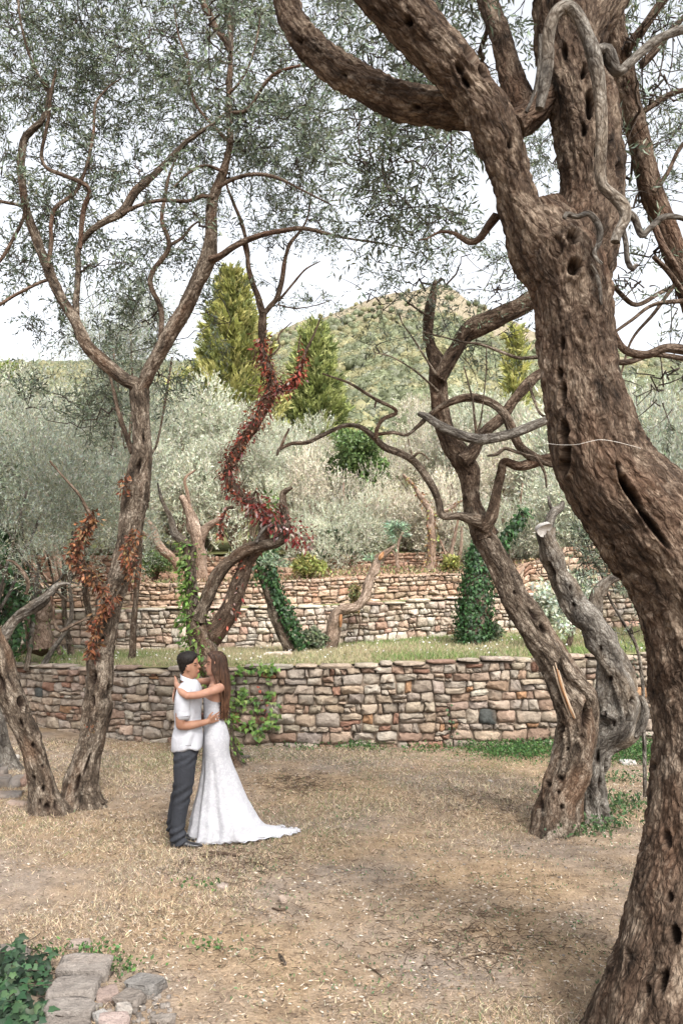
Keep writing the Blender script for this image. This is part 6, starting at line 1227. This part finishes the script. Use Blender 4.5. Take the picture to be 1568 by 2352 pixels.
# dress
sec = [(606, 512, 706, .142), (650, 508, 704, .140), (700, 508, 698, .134), (790, 512, 693, .124), (850, 512, 710, .138), (900, 511, 733, .154), (960, 508, 752, .168), (1030, 505, 764, .176), (1100, 503, 762, .176), (1180, 500, 768, .178), (1280, 492, 796, .184), (1400, 474, 842, .196), (1520, 450, 886, .214), (1640, 422, 936, .238), (1740, 398, 990, .262), (1820, 380, 1040, .285), (1890, 366, 1100, .30), (1935, 356, 1180, .31), (1962, 350, 1280, .315), (1976, 347, 1370, .31), (1985, 345, 1445, .30)]
n = 180; th = np.arange(n)/n*2*np.pi; b = crom(np.array([(s[1], s[2], s[3], s[0]) for s in sec], float)*np.array([.001, .001, 1, .001]), .006)
VV = []
for x0, x1, hw, yy in b:
    x0, x1, yy = x0*1000, x1*1000, yy*1000; t = np.clip((yy-1100)/880, 0, 1); cy = WH+.04+t*.12; body_r = min(x1, 1060); cx = (x0+body_r)/2
    c, s = np.cos(th), np.sin(th); rf = (body_r-x0)/2; fold = 1+t**1.1*.075*(np.sin(th*9+.6+1.2*np.sin(th*2))+.5*np.sin(th*17+2))*np.clip(1-.4*c, .3, 1.2)
    xx = cx+rf*c*np.where(c < 0, fold, 1); ext = np.clip(c, 0, 1)**1.6*(x1-body_r); xx = xx+ext
    wv = hw*(1+(fold-1)*1.1); ys_ = cy+wv*s*(1-.25*np.clip(c, 0, 1)**3*np.clip((x1-1060)/400, 0, 1))+.10*np.clip(c, 0, 1)*np.clip((x1-1060)/400, 0, 1)
    z = (2030-yy)/SCL; g = np.clip((yy-1890)/95, 0, 1); z = np.where(yy > 1985-1, .006, z-.042*np.clip((yy-1700)/285, 0, 1))
    ruf = .014*np.clip((yy-1930)/55, 0, 1)*(1+np.sin(th*40+3*np.sin(th*5)))*.5+.03*np.clip((x1-1100)/345, 0, 1)*np.clip(c, 0, 1)*np.abs(np.sin(th*11+1))*(1-g*.55)
    zz = z+ruf*(np.clip(c, 0, 1) > 0); top = np.clip((640-yy)/34, 0, 1); zz = zz-top*(.050*(.5+.5*c)-.0)+top*.012*np.clip(-c, 0, 1); VV.append(np.stack([(xx-OX)/SCL, ys_, np.maximum(zz, .004)], 1))
VV = np.array(VV); K = len(VV); VV = VV.reshape(-1, 3); VV += (.0035*vnoise(VV*14))[:, None]*np.array([1, 1, 0]); VV[:, 2] = np.maximum(VV[:, 2], .004)
place(VV, grid_faces(K, n), 'dress', M_DRESS, rW)
# scalloped lace hem
a = Acc(); m = 260; u_ = np.arange(m)/m; e = VV[-n:]; ii = (u_*n).astype(int); fr = (u_*n-ii)[:, None]; ed = e[ii]*(1-fr)+e[(ii+1) % n]*fr; tn = nz(np.roll(ed, -1, 0)-np.roll(ed, 1, 0)); on = np.stack([tn[:, 1], -tn[:, 0], 0*u_], 1); cen = e.mean(0); on *= np.sign(np.sum(on*(ed-cen), 1))[:, None]
sc_ = .006+.024*np.abs(np.sin(u_*np.pi*34))*(.5+.5*(ed[:, 0] > .5)); o1 = ed+on*sc_[:, None]+np.array([0, 0, .002]); o0 = ed-on*.01+np.array([0, 0, .006]); W_ = np.vstack([o0, ed+np.array([0, 0, .008]), o1]); place(W_, grid_faces(3, m), 'lace_hem', M_DRESS, rW)
# hair
hs_ = [stack_([(152, 590, 655, .03), (160, 568, 692, .055), (175, 568, 714, .070), (200, 582, 730, .079), (235, 597, 742, .083), (275, 605, 750, .085), (320, 611, 756, .086), (365, 624, 764, .086), (410, 645, 770, .083), (460, 680, 774, .078), (520, 704, 777, .072), (600, 710, 774, .062), (680, 705, 766, .050), (740, 700, 752, .036), (780, 702, 738, .018)], WH+.005, p=3.0),
       arm((616, 235, WH-.074, .012), (618, 290, WH-.080, .014), (630, 350, WH-.085, .018), (656, 410, WH-.085, .018), (680, 470, WH-.09, .016), (700, 540, WH-.09, .014), (712, 640, WH-.07, .012), (704, 740, WH-.05, .008)),
       arm((582, 176, WH-.045, .016), (602, 205, WH-.066, .014), (622, 240, WH-.074, .012))]
V, N, fc = mesh_from(hs_, .006, 2)
an = np.arctan2(V[:, 1]-WH, V[:, 0]-.30); st = vnoise(np.stack([an*9, V[:, 2]*2.2, V[:, 2]*0+1], 1))+.6*vnoise(np.stack([an*22, V[:, 2]*2.5, V[:, 2]*0+5], 1)); V = V+N*(.0055*st)[:, None]
place(V, fc, 'hair', M_HAIR_W, rW)
a = Acc(); n_ = 620; t = np.linspace(0, 1, 9); an = RS.uniform(-1.9, 1.9, n_); pl = []
for q in range(n_):
    d = WH+.005+.075*np.sin(an[q]); xx = np.interp(t, [0, .25, .5, .75, 1], [700+40*np.cos(an[q]), 725+32*np.cos(an[q]), 738+30*np.cos(an[q]), 732+34*np.cos(an[q]), 706+RS.uniform(-44, 40)]); yy = np.interp(t, [0, 1], [260+RS.rand()*120, RS.uniform(700, 850)])
    pl.append([L_(x_, y_, d*(1-.35*k)+WH*.35*k)+RS.randn(3)*.0018 for x_, y_, k in zip(xx, yy, t)])
thin(a, np.array(pl)+ORG, np.repeat((.0022*(1-.6*t))[None], n_, 0)); tag(a.build('hair_strands', M_HAIR_W, rW, True), kind='stuff')
# wedding ring on the man's hand
a = Acc(); c = L_(662, 800, -.062)+ORG; th = np.linspace(0, 2*np.pi, 15); wood(a, np.array([[c[0], c[1]+.009*math.cos(x_), c[2]+.009*math.sin(x_), .002] for x_ in th]), step=.002, sides=6, flute=0, knob=0, ref=(1, 0, .01)); a.build('ring', M_RING, rM, True)
